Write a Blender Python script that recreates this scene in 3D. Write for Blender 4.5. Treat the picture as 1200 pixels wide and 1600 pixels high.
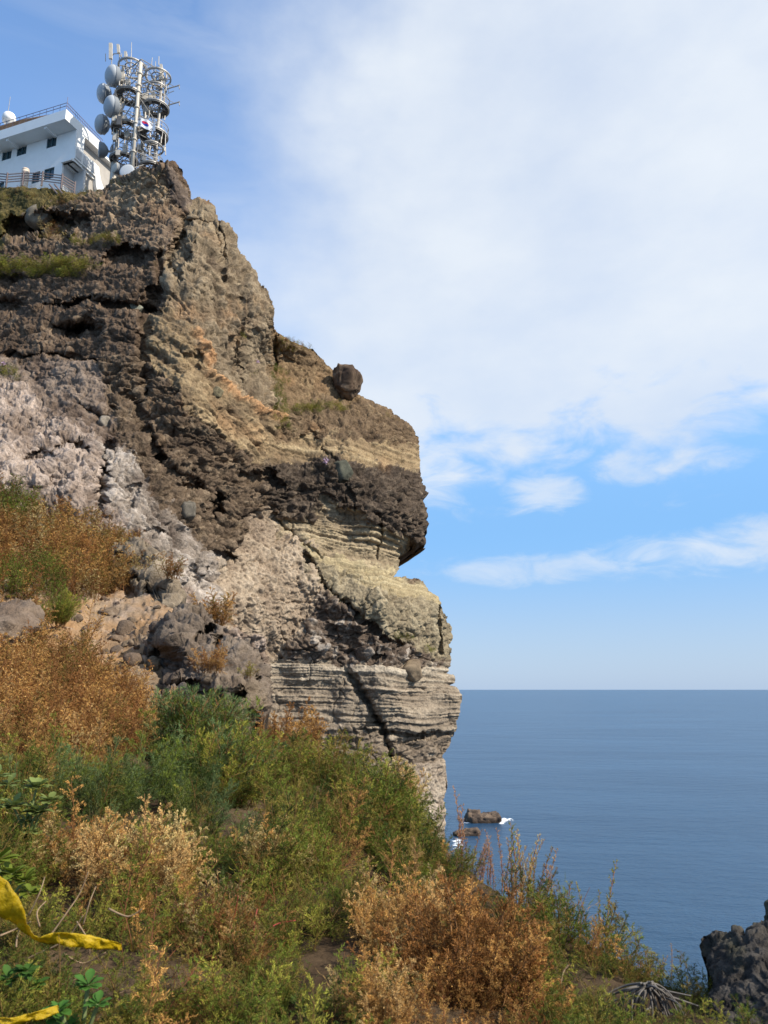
import bpy, math, random
import numpy as np
C = bpy.context
S = C.scene
COL = S.collection
for o in list(bpy.data.objects):
    bpy.data.objects.remove(o)

# ------------------------------------------------------------------ camera
F = 1202.3
PITCH = math.radians(12.98)
CAM = np.array([0.0, 0.0, 30.0])
cam = bpy.data.cameras.new('camera')
cam.sensor_fit = 'VERTICAL'; cam.sensor_height = 34.6; cam.lens = 26.0
cam.clip_start = 0.05; cam.clip_end = 90000
cam.dof.use_dof = True; cam.dof.focus_distance = 75; cam.dof.aperture_fstop = 26 / 3.2
co = bpy.data.objects.new('camera', cam); COL.objects.link(co)
co.location = CAM; co.rotation_euler = (math.radians(90) + PITCH, 0, 0)
S.camera = co

# ------------------------------------------------------------------ world
SUN_EL, SUN_AZ = math.radians(40), math.radians(114)     # azimuth from +Y towards +X
w = bpy.data.worlds.new('World'); S.world = w; w.use_nodes = True
nt = w.node_tree; nt.nodes.clear()


class NB:
    """small node-graph helper"""
    def __init__(s, t): s.t = t
    def n(s, typ, **k):
        nd = s.t.nodes.new(typ)
        for a, b in k.items(): setattr(nd, a, b)
        return nd
    def put(s, sock, v):
        if v is None: return
        if isinstance(v, bpy.types.NodeSocket): s.t.links.new(v, sock)
        else: sock.default_value = v
    def m(s, op, a, b=None, c=None, clamp=False):
        nd = s.n('ShaderNodeMath', operation=op, use_clamp=clamp)
        for i, v in enumerate((a, b, c)): s.put(nd.inputs[i], v)
        return nd.outputs[0]
    def step(s, x, lo, hi):
        nd = s.n('ShaderNodeMapRange', interpolation_type='SMOOTHSTEP')
        s.put(nd.inputs[0], x); nd.inputs[1].default_value = lo; nd.inputs[2].default_value = hi
        return nd.outputs[0]
    def ramp(s, x, lo, hi, a=0.0, b=1.0):
        nd = s.n('ShaderNodeMapRange')
        s.put(nd.inputs[0], x)
        for i, v in enumerate((lo, hi, a, b)): nd.inputs[i + 1].default_value = v
        return nd.outputs[0]
    def noise(s, vec, scale, detail=4, rough=.5, dist=0.0):
        nd = s.n('ShaderNodeTexNoise')
        if vec is not None: s.put(nd.inputs['Vector'], vec)
        nd.inputs['Scale'].default_value = scale; nd.inputs['Detail'].default_value = detail
        nd.inputs['Roughness'].default_value = rough; nd.inputs['Distortion'].default_value = dist
        return nd.outputs[0]
    def mix(s, f, a, b, bt='MIX'):
        nd = s.n('ShaderNodeMix', data_type='RGBA', blend_type=bt)
        s.put(nd.inputs[0], f); s.put(nd.inputs[6], a); s.put(nd.inputs[7], b)
        return nd.outputs[2]
    def comb(s, x, y, z):
        nd = s.n('ShaderNodeCombineXYZ')
        for i, v in enumerate((x, y, z)): s.put(nd.inputs[i], v)
        return nd.outputs[0]


def world_nodes():
    b = NB(nt)
    sky = b.n('ShaderNodeTexSky', sky_type='NISHITA', sun_disc=False)
    sky.sun_elevation = SUN_EL; sky.sun_rotation = SUN_AZ
    sky.altitude = 50; sky.air_density = 1.0; sky.dust_density = 0.6; sky.ozone_density = 2.2
    tc = b.n('ShaderNodeTexCoord')
    sep = b.n('ShaderNodeSeparateXYZ'); b.t.links.new(tc.outputs['Generated'], sep.inputs[0])
    x, y, z = sep.outputs
    az = b.m('MULTIPLY', b.m('ARCTAN2', x, y), 180 / math.pi)
    el = b.m('MULTIPLY', b.m('ARCSINE', z), 180 / math.pi)
    # gentle warp so no edge is straight
    wv = b.comb(b.m('MULTIPLY', az, .05), b.m('MULTIPLY', el, .09), 0.0)
    n1 = b.noise(wv, 1.0, 6, .55)
    n2 = b.noise(b.comb(b.m('MULTIPLY', az, .16), b.m('MULTIPLY', el, .34), 3.0), 1.0, 7, .55, .4)
    n3 = b.noise(b.comb(b.m('MULTIPLY', az, .07), b.m('MULTIPLY', el, .45), 9.0), 1.0, 6, .5, .3)
    n4 = b.noise(b.comb(b.m('MULTIPLY', az, .22), b.m('MULTIPLY', el, .5), 6.0), 1.0, 8, .6, .6); N4 = b.m('SUBTRACT', n4, .5)
    N1 = b.m('SUBTRACT', n1, .5); N2 = b.m('SUBTRACT', n2, .5)
    # big veil: right of a slanting line, above 15 degrees
    azw = b.m('ADD', az, b.m('MULTIPLY', N1, 22))
    diag = b.step(b.m('ADD', azw, b.m('MULTIPLY', b.m('SUBTRACT', el, 30), -.28)), -23, 0)
    low = b.step(b.m('ADD', el, b.m('ADD', b.m('MULTIPLY', N2, 19), b.m('MULTIPLY', N1, 6))), 14.0, 20.5)
    big = b.m('MULTIPLY', diag, low)
    big = b.m('MULTIPLY', big, b.ramp(n1, .3, .6, .85, 1.0))
    # soft left-hand extension
    ext = b.m('MULTIPLY', b.step(az, -34, -6), b.m('MULTIPLY', b.step(el, 17, 26), b.step(el, 50, 24)))
    big = b.m('MAXIMUM', big, b.m('MULTIPLY', ext, b.ramp(n3, .35, .7, .25, .75)))
    hi = b.m('MULTIPLY', b.step(az, -45, -3), b.step(el, 36, 46))
    big = b.m('MAXIMUM', big, b.m('MULTIPLY', hi, b.ramp(n3, .42, .72, .02, .45)))
    # two thin streaks and a pale veil low over the horizon
    def blob(a0, ra, e0, re, tilt=0.0):
        da = b.m('DIVIDE', b.m('SUBTRACT', az, a0), ra)
        e = b.m('SUBTRACT', b.m('ADD', el, b.m('MULTIPLY', N2, 1.3)), e0)
        e = b.m('SUBTRACT', e, b.m('MULTIPLY', da, tilt))
        de = b.m('DIVIDE', e, re)
        r2 = b.m('ADD', b.m('MULTIPLY', da, da), b.m('MULTIPLY', de, de))
        return b.step(b.m('ADD', r2, b.m('MULTIPLY', N4, 4.2)), 1.5, -.5)
    st = b.m('MAXIMUM', b.m('MULTIPLY', blob(10.5, 7.5, 8.6, .95, -.1), .62), b.m('MULTIPLY', blob(28, 12, 9.6, 1.7, .5), .8))
    st = b.m('MAXIMUM', st, b.m('MULTIPLY', blob(12.5, 3.2, 14.0, 1.3, -.2), .75))
    st = b.m('MAXIMUM', st, b.m('MULTIPLY', blob(3.5, 3.6, 16.0, 3.0, 0), .8))
    st = b.m('MAXIMUM', st, b.m('MULTIPLY', blob(18.6, 3.2, 15.6, 1.3, .2), .75))
    st = b.m('MAXIMUM', st, b.m('MULTIPLY', blob(24.5, 2.2, 15.3, .9, 0), .6))
    dens = b.m('MAXIMUM', big, st)
    haze = b.m('MULTIPLY', b.step(el, 30, 11), .88)
    # the sky's blue: physical texture, mildly saturated and brightened on top of background strength
    hs = b.n('ShaderNodeHueSaturation'); hs.inputs['Saturation'].default_value = 1.08; hs.inputs['Value'].default_value = 1.55
    b.t.links.new(sky.outputs[0], hs.inputs['Color'])
    cloud = b.mix(b.ramp(n1, .3, .7, 0, 1), (3.6, 4.0, 4.6, 1), (4.3, 4.6, 4.95, 1))
    low_air = b.mix(b.step(el, 2, 11), (1.85, 2.62, 3.85, 1), (1.12, 2.5, 4.55, 1))
    c1 = b.mix(haze, hs.outputs[0], low_air)
    c2 = b.mix(b.m('MULTIPLY', dens, .95), c1, cloud)
    bg = b.n('ShaderNodeBackground'); bg.inputs[1].default_value = .15
    b.t.links.new(c2, bg.inputs[0])
    out = b.n('ShaderNodeOutputWorld'); b.t.links.new(bg.outputs[0], out.inputs[0])


world_nodes()
sl = bpy.data.lights.new('sun', 'SUN'); sl.energy = 4.6; sl.angle = math.radians(.53); sl.color = (1.0, .93, .82)
so = bpy.data.objects.new('sun', sl); COL.objects.link(so)
sd = np.array([math.sin(SUN_AZ) * math.cos(SUN_EL), math.cos(SUN_AZ) * math.cos(SUN_EL), math.sin(SUN_EL)])
import mathutils
so.rotation_euler = mathutils.Vector(sd).to_track_quat('Z', 'Y').to_euler()
so.location = (60, -40, 120)
S.view_settings.view_transform = 'Standard'; S.view_settings.look = 'None'
S.view_settings.exposure = 0.4; S.view_settings.gamma = 1.0
S.cycles.max_bounces = 5; S.cycles.diffuse_bounces = 3; S.cycles.transmission_bounces = 3

# ------------------------------------------------------------------ geometry of the view
AR = np.array([1.0, 0, 0]); AU = np.array([0, -math.sin(PITCH), math.cos(PITCH)]); AW = np.array([0, math.cos(PITCH), math.sin(PITCH)])


def ray(px, py):
    px = np.asarray(px, float)[..., None]; py = np.asarray(py, float)[..., None]
    return AR * (px - 600) / F + AU * (800 - py) / F + AW


def atY(px, py, Y):
    d = ray(px, py)
    return CAM + d * (np.asarray(Y, float)[..., None] / d[..., 1:2])


def lin(c, g=1.0):
    c = np.asarray(c, float) / 255
    return np.clip(np.where(c <= .04045, c / 12.92, ((c + .055) / 1.055) ** 2.4) * g, 0, .92)


# ------------------------------------------------------------------ noise (numpy)
def hsh(i, j, k, s=0):
    h = (i.astype(np.int64) * 374761393 + j.astype(np.int64) * 668265263 + k.astype(np.int64) * 1274126177 + s * 97531) & 0xffffffff
    h = ((h ^ (h >> 13)) * 1274126177) & 0xffffffff
    h = ((h ^ (h >> 15)) * 2246822519) & 0xffffffff
    return ((h ^ (h >> 16)) & 0xffffff).astype(np.float32) / 16777215.0


def vn(p, sc, seed=0):
    q = p / sc
    i = np.floor(q).astype(np.int64); f = (q - i).astype(np.float32); f = f * f * f * (f * (f * 6 - 15) + 10)
    x, y, z = i[..., 0], i[..., 1], i[..., 2]; u, v, t = f[..., 0], f[..., 1], f[..., 2]
    r = 0
    for dx in (0, 1):
        for dy in (0, 1):
            for dz in (0, 1):
                r = r + hsh(x + dx, y + dy, z + dz, seed) * (u if dx else 1 - u) * (v if dy else 1 - v) * (t if dz else 1 - t)
    return r * 2 - 1


def fbm(p, sc, oct=4, seed=0, gain=.5, ridged=False):
    r = 0; a = 1; n = 0
    for o in range(oct):
        v = vn(p, sc / 2 ** o, seed + o * 17)
        if ridged: v = 1 - 2 * np.abs(v)
        r = r + v * a; n += a; a *= gain
    return r / n


def worley(p, sc, seed=0):
    """F1 distance, F2-F1 and a random value of the nearest cell"""
    q = p / sc; i = np.floor(q).astype(np.int64); f = q - i
    f1 = np.full(q.shape[:-1], 9.0); f2 = f1.copy(); cid = np.zeros(q.shape[:-1])
    for dx in (-1, 0, 1):
        for dy in (-1, 0, 1):
            for dz in (-1, 0, 1):
                x, y, z = i[..., 0] + dx, i[..., 1] + dy, i[..., 2] + dz
                d = (dx + hsh(x, y, z, seed) - f[..., 0]) ** 2 + (dy + hsh(x, y, z, seed + 1) - f[..., 1]) ** 2 + (dz + hsh(x, y, z, seed + 2) - f[..., 2]) ** 2
                c = hsh(x, y, z, seed + 3)
                nw = d < f1
                f2 = np.where(nw, f1, np.minimum(f2, d)); cid = np.where(nw, c, cid); f1 = np.where(nw, d, f1)
    return np.sqrt(f1), np.sqrt(f2) - np.sqrt(f1), cid


def rbf(pts, logy=True):
    P = np.array(pts, float); X = P[:, :2] / 400; y = np.log(P[:, 2]) if logy else P[:, 2]
    d = np.linalg.norm(X[:, None] - X[None], axis=2); K = np.sqrt(d * d + .01) * -1
    n = len(P); A = np.zeros((n + 3, n + 3)); A[:n, :n] = K - np.eye(n) * 1e-3
    A[:n, n] = 1; A[:n, n + 1:] = X; A[n, :n] = 1; A[n + 1:, :n] = X.T
    wgt = np.linalg.solve(A, np.concatenate([y, [0, 0, 0]]))
    def f(px, py):
        q = np.stack([px, py], -1) / 400
        sh = q.shape[:-1]; q = q.reshape(-1, 2); r = np.zeros(len(q))
        for k in range(n): r += wgt[k] * -np.sqrt(((q - X[k]) ** 2).sum(1) + .01)
        r += wgt[n] + q @ wgt[n + 1:]
        r = r.reshape(sh)
        return np.exp(r) if logy else r
    return f


def upsample(f, xs, ys, st=8):
    cx = np.arange(xs[0], xs[-1] + st, st); cy = np.arange(ys[0], ys[-1] + st, st)
    g = f(*np.meshgrid(cx, cy))
    a = np.array([np.interp(xs, cx, r) for r in g])
    return np.array([np.interp(ys, cy, a[:, k]) for k in range(a.shape[1])]).T


def inpoly(px, py, poly):
    r = np.zeros(px.shape, bool); n = len(poly)
    for k in range(n):
        (x0, y0), (x1, y1) = poly[k], poly[(k + 1) % n]
        if y0 == y1: continue
        c = ((y0 > py) != (y1 > py)) & (px < (x1 - x0) * (py - y0) / (y1 - y0) + x0)
        r ^= c
    return r


def polydist(px, py, line, closed=False):
    d = np.full(px.shape, 1e9)
    n = len(line)
    for k in range(n if closed else n - 1):
        (x0, y0), (x1, y1) = line[k], line[(k + 1) % n]
        vx, vy = x1 - x0, y1 - y0; L = vx * vx + vy * vy + 1e-9
        t = np.clip(((px - x0) * vx + (py - y0) * vy) / L, 0, 1)
        d = np.minimum(d, (px - x0 - t * vx) ** 2 + (py - y0 - t * vy) ** 2)
    return np.sqrt(d)


def blur(a, r):
    if r < 1: return a
    for ax in (0, 1):
        for _ in range(2):
            p = np.concatenate([np.repeat(np.take(a, [0], ax), r, ax), a, np.repeat(np.take(a, [-1], ax), r, ax)], ax)
            c = np.cumsum(p, ax); z = np.zeros_like(np.take(c, [0], ax)); c = np.concatenate([z, c], ax)
            n = a.shape[ax]
            a = (np.take(c, np.arange(2 * r + 1, 2 * r + 1 + n), ax) - np.take(c, np.arange(0, n), ax)) / (2 * r + 1)
    return a


# ------------------------------------------------------------------ objects
def tag(o, label=None, cat=None, group=None, kind=None):
    for k, v in (('label', label), ('category', cat), ('group', group), ('kind', kind)):
        if v: o[k] = v
    return o


def empty(name, loc, label=None, cat=None, group=None):
    o = bpy.data.objects.new(name, None); COL.objects.link(o); o.location = [float(v) for v in loc]
    o.empty_display_size = .2
    return tag(o, label, cat, group)


def origin(o):
    v = np.zeros(3)
    while o is not None:
        v = v + np.array(o.location); o = o.parent
    return v


def mesh(name, V, Fc, mat, parent=None, col=None, smooth=False, base=None):
    """V in world space; Fc an (n,3|4) array or a list of faces"""
    V = np.asarray(V, float)
    org = origin(parent) if parent is not None else (np.array(base, float) if base is not None else np.zeros(3))
    me = bpy.data.meshes.new(name)
    if isinstance(Fc, np.ndarray):
        k = Fc.shape[1]; n = len(Fc)
        me.vertices.add(len(V)); me.vertices.foreach_set('co', (V - org).astype(np.float32).ravel())
        me.loops.add(n * k); me.loops.foreach_set('vertex_index', Fc.astype(np.int32).ravel())
        me.polygons.add(n); me.polygons.foreach_set('loop_start', np.arange(0, n * k, k, dtype=np.int32))
        me.update(calc_edges=True)
    else:
        me.from_pydata([tuple(v) for v in (V - org)], [], [tuple(int(i) for i in f) for f in Fc])
    if col is not None:
        at = me.color_attributes.new('Col', 'FLOAT_COLOR', 'POINT')
        c = np.ones((len(V), 4), np.float32); c[:, :3] = col
        at.data.foreach_set('color', c.ravel())
    if smooth: me.polygons.foreach_set('use_smooth', np.ones(len(me.polygons), bool))
    me.materials.append(mat)
    o = bpy.data.objects.new(name, me); COL.objects.link(o)
    if parent is not None: o.parent = parent
    elif base is not None: o.location = base
    return o


class MB:
    def __init__(s): s.v = []; s.f = []
    def add(s, V, Fc):
        b = len(s.v); s.v += [np.asarray(v, float) for v in V]; s.f += [[i + b for i in f] for f in Fc]; return s
    def hexa(s, p):
        return s.add(p, [(0, 3, 2, 1), (4, 5, 6, 7), (0, 1, 5, 4), (1, 2, 6, 5), (2, 3, 7, 6), (3, 0, 4, 7)])
    def tube(s, pts, r, n=8, cap=True, r1=None):
        pts = [np.asarray(p, float) for p in pts]; m = len(pts); V = []
        rr = [r + (r1 - r) * k / (m - 1) for k in range(m)] if r1 is not None else [r] * m
        up = None
        for k in range(m):
            t = pts[min(k + 1, m - 1)] - pts[max(k - 1, 0)]; t = t / (np.linalg.norm(t) + 1e-9)
            if up is None: up = np.array([0, 0, 1.]) if abs(t[2]) < .9 else np.array([1., 0, 0])
            a = np.cross(t, up); a /= np.linalg.norm(a) + 1e-9; b = np.cross(a, t); up = b
            for j in range(n):
                g = 2 * math.pi * j / n; V.append(pts[k] + rr[k] * (a * math.cos(g) + b * math.sin(g)))
        Fc = [(k * n + j, k * n + (j + 1) % n, (k + 1) * n + (j + 1) % n, (k + 1) * n + j) for k in range(m - 1) for j in range(n)]
        if cap: Fc += [tuple(range(n - 1, -1, -1)), tuple((m - 1) * n + j for j in range(n))]
        return s.add(V, Fc)
    def ring(s, c, R, r, ax=(0, 0, 1), n=28, k=6, h=None):
        c = np.asarray(c, float); ax = np.asarray(ax, float); ax /= np.linalg.norm(ax)
        a = np.cross(ax, [0, 1, 0.01]); a /= np.linalg.norm(a); b = np.cross(ax, a)
        V = []; h = h or r
        for i in range(n):
            g = 2 * math.pi * i / n; d = a * math.cos(g) + b * math.sin(g)
            for j in range(k):
                q = 2 * math.pi * (j + .5) / k; V.append(c + d * (R + r * math.cos(q) * 1.3) + ax * h * math.sin(q) * 1.3)
        return s.add(V, [(i * k + j, ((i + 1) % n) * k + j, ((i + 1) % n) * k + (j + 1) % k, i * k + (j + 1) % k) for i in range(n) for j in range(k)])
    def revolve(s, c, ax, prof, n=28):
        """prof: (radius, height along ax)"""
        c = np.asarray(c, float); ax = np.asarray(ax, float); ax /= np.linalg.norm(ax)
        a = np.cross(ax, [0, .3, 1.]); a /= np.linalg.norm(a); b = np.cross(ax, a); V = []; m = len(prof)
        for (R, h) in prof:
            for i in range(n):
                g = 2 * math.pi * i / n; V.append(c + ax * h + max(R, 1e-3) * (a * math.cos(g) + b * math.sin(g)))
        return s.add(V, [(q * n + i, q * n + (i + 1) % n, (q + 1) * n + (i + 1) % n, (q + 1) * n + i) for q in range(m - 1) for i in range(n)])
    def out(s, name, mat, parent=None, smooth=False, base=None):
        return mesh(name, s.v, s.f, mat, parent, smooth=smooth, base=base)


# ------------------------------------------------------------------ materials
def mat(name, col=(.5, .5, .5), rough=.8, metal=0.0, attr=False, var=.25, nscale=6.0, bump=.0, bscale=20.0, spec=.3, trans=0.0, bdist=.05, detail=6, speck=0):
    m = bpy.data.materials.new(name); m.use_nodes = True; t = m.node_tree; t.nodes.clear(); b = NB(t)
    tc = b.n('ShaderNodeTexCoord').outputs['Object']
    base = (col[0], col[1], col[2], 1)
    if attr: base = b.n('ShaderNodeVertexColor', layer_name='Col').outputs[0]
    f = b.ramp(b.noise(tc, nscale, detail, .62), .25, .75, 1 - var, 1 + var)
    vc = b.comb(f, f, f)
    base = b.mix(1.0, base, vc, 'MULTIPLY')
    if speck:
        g = b.ramp(b.noise(tc, speck, 8, .7, .3), .3, .7, .62, 1.3); base = b.mix(1.0, base, b.comb(g, g, g), 'MULTIPLY')
    pr = b.n('ShaderNodeBsdfPrincipled'); b.put(pr.inputs['Base Color'], base)
    pr.inputs['Roughness'].default_value = rough; pr.inputs['Metallic'].default_value = metal
    pr.inputs['Specular IOR Level'].default_value = spec
    sh = pr.outputs[0]
    if bump:
        bp = b.n('ShaderNodeBump'); bp.inputs['Strength'].default_value = bump; bp.inputs['Distance'].default_value = bdist
        b.put(bp.inputs['Height'], b.noise(tc, bscale, 8, .65)); b.t.links.new(bp.outputs[0], pr.inputs['Normal'])
    if trans:
        tr = b.n('ShaderNodeBsdfTranslucent'); b.put(tr.inputs[0], base)
        mx = b.n('ShaderNodeMixShader'); mx.inputs[0].default_value = trans
        b.t.links.new(sh, mx.inputs[1]); b.t.links.new(tr.outputs[0], mx.inputs[2]); sh = mx.outputs[0]
    o = b.n('ShaderNodeOutputMaterial'); b.t.links.new(sh, o.inputs[0])
    return m


M_ROCK = mat('cliff_rock', attr=True, rough=.95, spec=.12, var=.3, nscale=1.4, bump=1.0, bscale=4.5, bdist=.2, detail=10, speck=5.0)
M_ROCKN = mat('near_rock', attr=True, rough=.95, spec=.12, var=.22, nscale=9, bump=.9, bscale=22, bdist=.04, detail=8, speck=26)
M_SOIL = mat('slope_soil', attr=True, rough=1, spec=.05, var=.35, nscale=12, bump=.8, bscale=22, bdist=.03, detail=8)
M_LEAF = mat('plant_leaf', attr=True, rough=.7, spec=.2, var=.2, nscale=14, trans=.26)
M_STEM = mat('plant_stem', attr=True, rough=.85, spec=.15, var=.25, nscale=30)
M_WHITE = mat('white_render', (.86, .845, .80), .8, var=.05, nscale=1.2, bump=.1, bscale=12, bdist=.01)
M_GREYW = mat('grey_render', (.60, .59, .57), .85, var=.07, nscale=1.0)
M_CONC = mat('beige_wall', (.42, .385, .34), .9, var=.12, nscale=1.5)
M_GLASS = mat('window_glass', (.02, .05, .06), .12, var=.3, nscale=1.5, spec=.6)
M_FRAME = mat('window_frame', (.06, .12, .15), .5, var=.1)
M_SLAT = mat('brown_slat', (.24, .15, .085), .7, var=.3, nscale=3)
M_RAIL = mat('rail_metal', (.20, .17, .22), .5, .2, var=.1)
M_FENCE = mat('weathered_wood', (.17, .135, .13), .8, var=.3, nscale=4)
M_STEEL = mat('galvanised_steel', (.36, .34, .31), .55, .35, var=.25, nscale=2.5)
M_TAN = mat('tan_painted_steel', (.56, .50, .41), .6, .05, var=.18, nscale=2.5)
M_DARKST = mat('dark_steel', (.13, .125, .12), .6, .3, var=.3, nscale=3)
M_DISH = mat('dish_cover', (.44, .46, .47), .6, var=.06, nscale=1.0)
M_DISHW = mat('dish_pale', (.62, .62, .60), .55, var=.06)
M_DRUM = mat('dish_drum', (.22, .24, .26), .6, var=.1)
M_TAPE = mat('yellow_tape', (.62, .43, .01), .35, var=.15, nscale=8, spec=.5, trans=.42, bump=1.0, bscale=34, bdist=.012)
M_TANK = mat('tank_paint', (.72, .58, .45), .5, var=.12, nscale=2)


# ------------------------------------------------------------------ relief surfaces (cliff, slope, outcrops)
def fractal_outline(poly, amp, seed, step=2.5, closed_keep=()):
    out = []
    n = len(poly)
    for k in range(n):
        a = np.array(poly[k], float); b = np.array(poly[(k + 1) % n], float); L = np.linalg.norm(b - a); m = max(1, int(L / step))
        for j in range(m): out.append(a + (b - a) * j / m)
    P = np.array(out); q = np.concatenate([P, np.zeros((len(P), 1))], 1)
    dx = fbm(q, 26, 4, seed, .72); dy = fbm(q, 26, 4, seed + 50, .72)
    return P + np.stack([dx, dy], 1) * amp * 1.6


def relief(name, outline, step, depth, shade, matl, amp=2.0, round_w=22, round_a=3.0, seed=0, skirt=((2, 0, .02), (8, 0, .1), (25, 0, .35)), keep_px=None, flat=False, parent=None, base=None):
    OL = fractal_outline(outline, amp, seed)
    x0, y0 = OL.min(0); x1, y1 = OL.max(0)
    xs = np.arange(x0 - step, x1 + step * 2, step); ys = np.arange(y0 - step, y1 + step * 2, step)
    PX, PY = np.meshgrid(xs, ys)
    inside = np.zeros(PX.shape, bool)                      # scanline fill
    n = len(OL); A = OL; B = np.roll(OL, -1, 0)
    for r, yy in enumerate(ys):
        c = (A[:, 1] > yy) != (B[:, 1] > yy)
        if not c.any(): continue
        xc = np.sort(A[c, 0] + (yy - A[c, 1]) * (B[c, 0] - A[c, 0]) / (B[c, 1] - A[c, 1]))
        inside[r] = (np.searchsorted(xc, xs) % 2) == 1
    q = inside[:-1, :-1] & inside[1:, :-1] & inside[:-1, 1:] & inside[1:, 1:]
    H, Wd = PX.shape; idx = np.arange(H * Wd).reshape(H, Wd)
    quads = np.stack([idx[1:, :-1][q], idx[1:, 1:][q], idx[:-1, 1:][q], idx[:-1, :-1][q]], 1)
    # distance inside the outline, by repeated erosion on a coarse grid
    cs = max(step, 4.0); cxs = np.arange(xs[0], xs[-1] + cs, cs); cys = np.arange(ys[0], ys[-1] + cs, cs)
    gx, gy = np.meshgrid(cxs, cys); sub = outline
    dd = polydist(gx, gy, sub, True)
    a = np.array([np.interp(xs, cxs, r) for r in dd]); dist = np.array([np.interp(ys, cys, a[:, k]) for k in range(a.shape[1])]).T
    Y = upsample(depth, xs, ys)
    t = np.clip(1 - dist / round_w, 0, 1)
    Y = Y + round_a * (1 - np.sqrt(np.clip(1 - t * t, 0, 1)))
    Yx, info = shade(PX, PY, Y, 'depth', None)
    Y = Y + Yx
    P = atY(PX, PY, Y)
    Ps = np.stack([blur(P[..., k], 2) for k in range(3)], -1)
    gxv = np.gradient(Ps, axis=1); gyv = np.gradient(Ps, axis=0)
    N = np.cross(gxv, gyv); N /= np.linalg.norm(N, axis=-1, keepdims=True) + 1e-9
    N[np.einsum('ijk,ijk->ij', N, P - CAM) > 0] *= -1
    used = np.unique(quads)
    Pf = P.reshape(-1, 3)[used]; Nf = N.reshape(-1, 3)[used]; pxf = PX.ravel()[used]; pyf = PY.ravel()[used]
    inf = {k: (v.reshape(-1, *v.shape[2:])[used] if v is not None else None) for k, v in info.items()}
    disp, colr = shade(pxf, pyf, Pf, 'surface', inf)
    # snap the rim to the outline before displacing
    key = np.sort(np.concatenate([quads[:, [0, 1]], quads[:, [1, 2]], quads[:, [2, 3]], quads[:, [3, 0]]]), 1)
    full = np.concatenate([quads[:, [0, 1]], quads[:, [1, 2]], quads[:, [2, 3]], quads[:, [3, 0]]])
    kk = key[:, 0] * (H * Wd) + key[:, 1]; u, inv, cnt = np.unique(kk, return_inverse=True, return_counts=True)
    be = full[cnt[inv] == 1]
    remap = np.full(H * Wd, -1, np.int64); remap[used] = np.arange(len(used))
    quads = remap[quads]; be = remap[be]
    bv = np.unique(be)
    bp = np.stack([pxf[bv], pyf[bv]], 1)
    for c0 in range(0, len(bv), 500):
        d = ((bp[c0:c0 + 500, None] - OL[None]) ** 2).sum(2); nn = OL[d.argmin(1)]; ok = d.min(1) < (step * 3) ** 2
        bp[c0:c0 + 500][ok] = nn[ok]
    depthv = Pf[bv, 1]
    Pf[bv] = atY(bp[:, 0], bp[:, 1], depthv)
    disp[bv] *= .5
    Pf = Pf + Nf * disp[:, None]
    V = [Pf]; Cc = [colr]; Fq = [quads]; last = bv; nb = len(Pf)
    lm = {int(v): int(v) for v in bv}
    rimP = Pf[bv]; rimC = colr[bv]; pos = {int(v): k for k, v in enumerate(bv)}
    cur = bv.copy()
    hd = (rimP - CAM)[:, :2]; hd = hd / np.linalg.norm(hd, axis=1, keepdims=True)
    ctr = Pf.mean(0)
    be_pos = np.array([[pos[int(a)], pos[int(b)]] for a, b in be])
    for (back, down, inw) in skirt:
        Q = rimP.copy()
        Q[:, :2] += hd * back
        toc = (ctr - rimP); Q += toc * inw * np.array([1, 0, .15])
        Q[:, 2] -= down
        jit = fbm(Q, .9 + back * .3, 3, seed + 9)[:, None] * min(.35 * back, .5 + .06 * back)
        Q = Q + jit * np.array([.5, .5, .5])
        new = np.arange(len(bv)) + nb; nb += len(bv)
        V.append(Q); Cc.append(rimC)
        Fq.append(np.stack([cur[be_pos[:, 1]], cur[be_pos[:, 0]], new[be_pos[:, 0]], new[be_pos[:, 1]]], 1))
        cur = new
    V = np.concatenate(V); Cc = np.concatenate(Cc); Fq = np.concatenate(Fq)
    o = mesh(name, V, Fq, matl, parent=parent, col=Cc, smooth=flat, base=base)
    def look(px, py):
        px = np.asarray(px, float); py = np.asarray(py, float)
        j = np.clip(np.round((px - xs[0]) / step).astype(int), 0, Wd - 1); i = np.clip(np.round((py - ys[0]) / step).astype(int), 0, H - 1)
        r = remap[i * Wd + j]
        return np.where((r >= 0)[..., None], Pf[np.maximum(r, 0)], np.nan), Nf[np.maximum(r, 0)]
    return o, look


def facet(p, sc, seed):
    """angular rock: every cell is a tilted plane; returns height and distance to the joint"""
    q = p / sc; i = np.floor(q).astype(np.int64); f = q - i
    f1 = np.full(q.shape[:-1], 9.0); f2 = f1.copy(); hh = np.zeros(q.shape[:-1])
    for dx in (-1, 0, 1):
        for dy in (-1, 0, 1):
            for dz in (-1, 0, 1):
                x, y, z = i[..., 0] + dx, i[..., 1] + dy, i[..., 2] + dz
                h0, h1, h2 = hsh(x, y, z, seed), hsh(x, y, z, seed + 1), hsh(x, y, z, seed + 2)
                ax, ay, az = f[..., 0] - dx - h0, f[..., 1] - dy - h1, f[..., 2] - dz - h2
                d = ax * ax + ay * ay + az * az
                h3 = hsh(x, y, z, seed + 3); v = (h3 - .5) * .8 + ((h0 * 7.3) % 1 - .5) * 1.9 * ax + ((h1 * 9.1) % 1 - .5) * 1.5 * ay + ((h2 * 5.7) % 1 - .5) * 1.9 * az
                nw = d < f1
                f2 = np.where(nw, f1, np.minimum(f2, d)); hh = np.where(nw, v, hh); f1 = np.where(nw, d, f1)
    return hh, np.sqrt(f2) - np.sqrt(f1)


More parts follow.
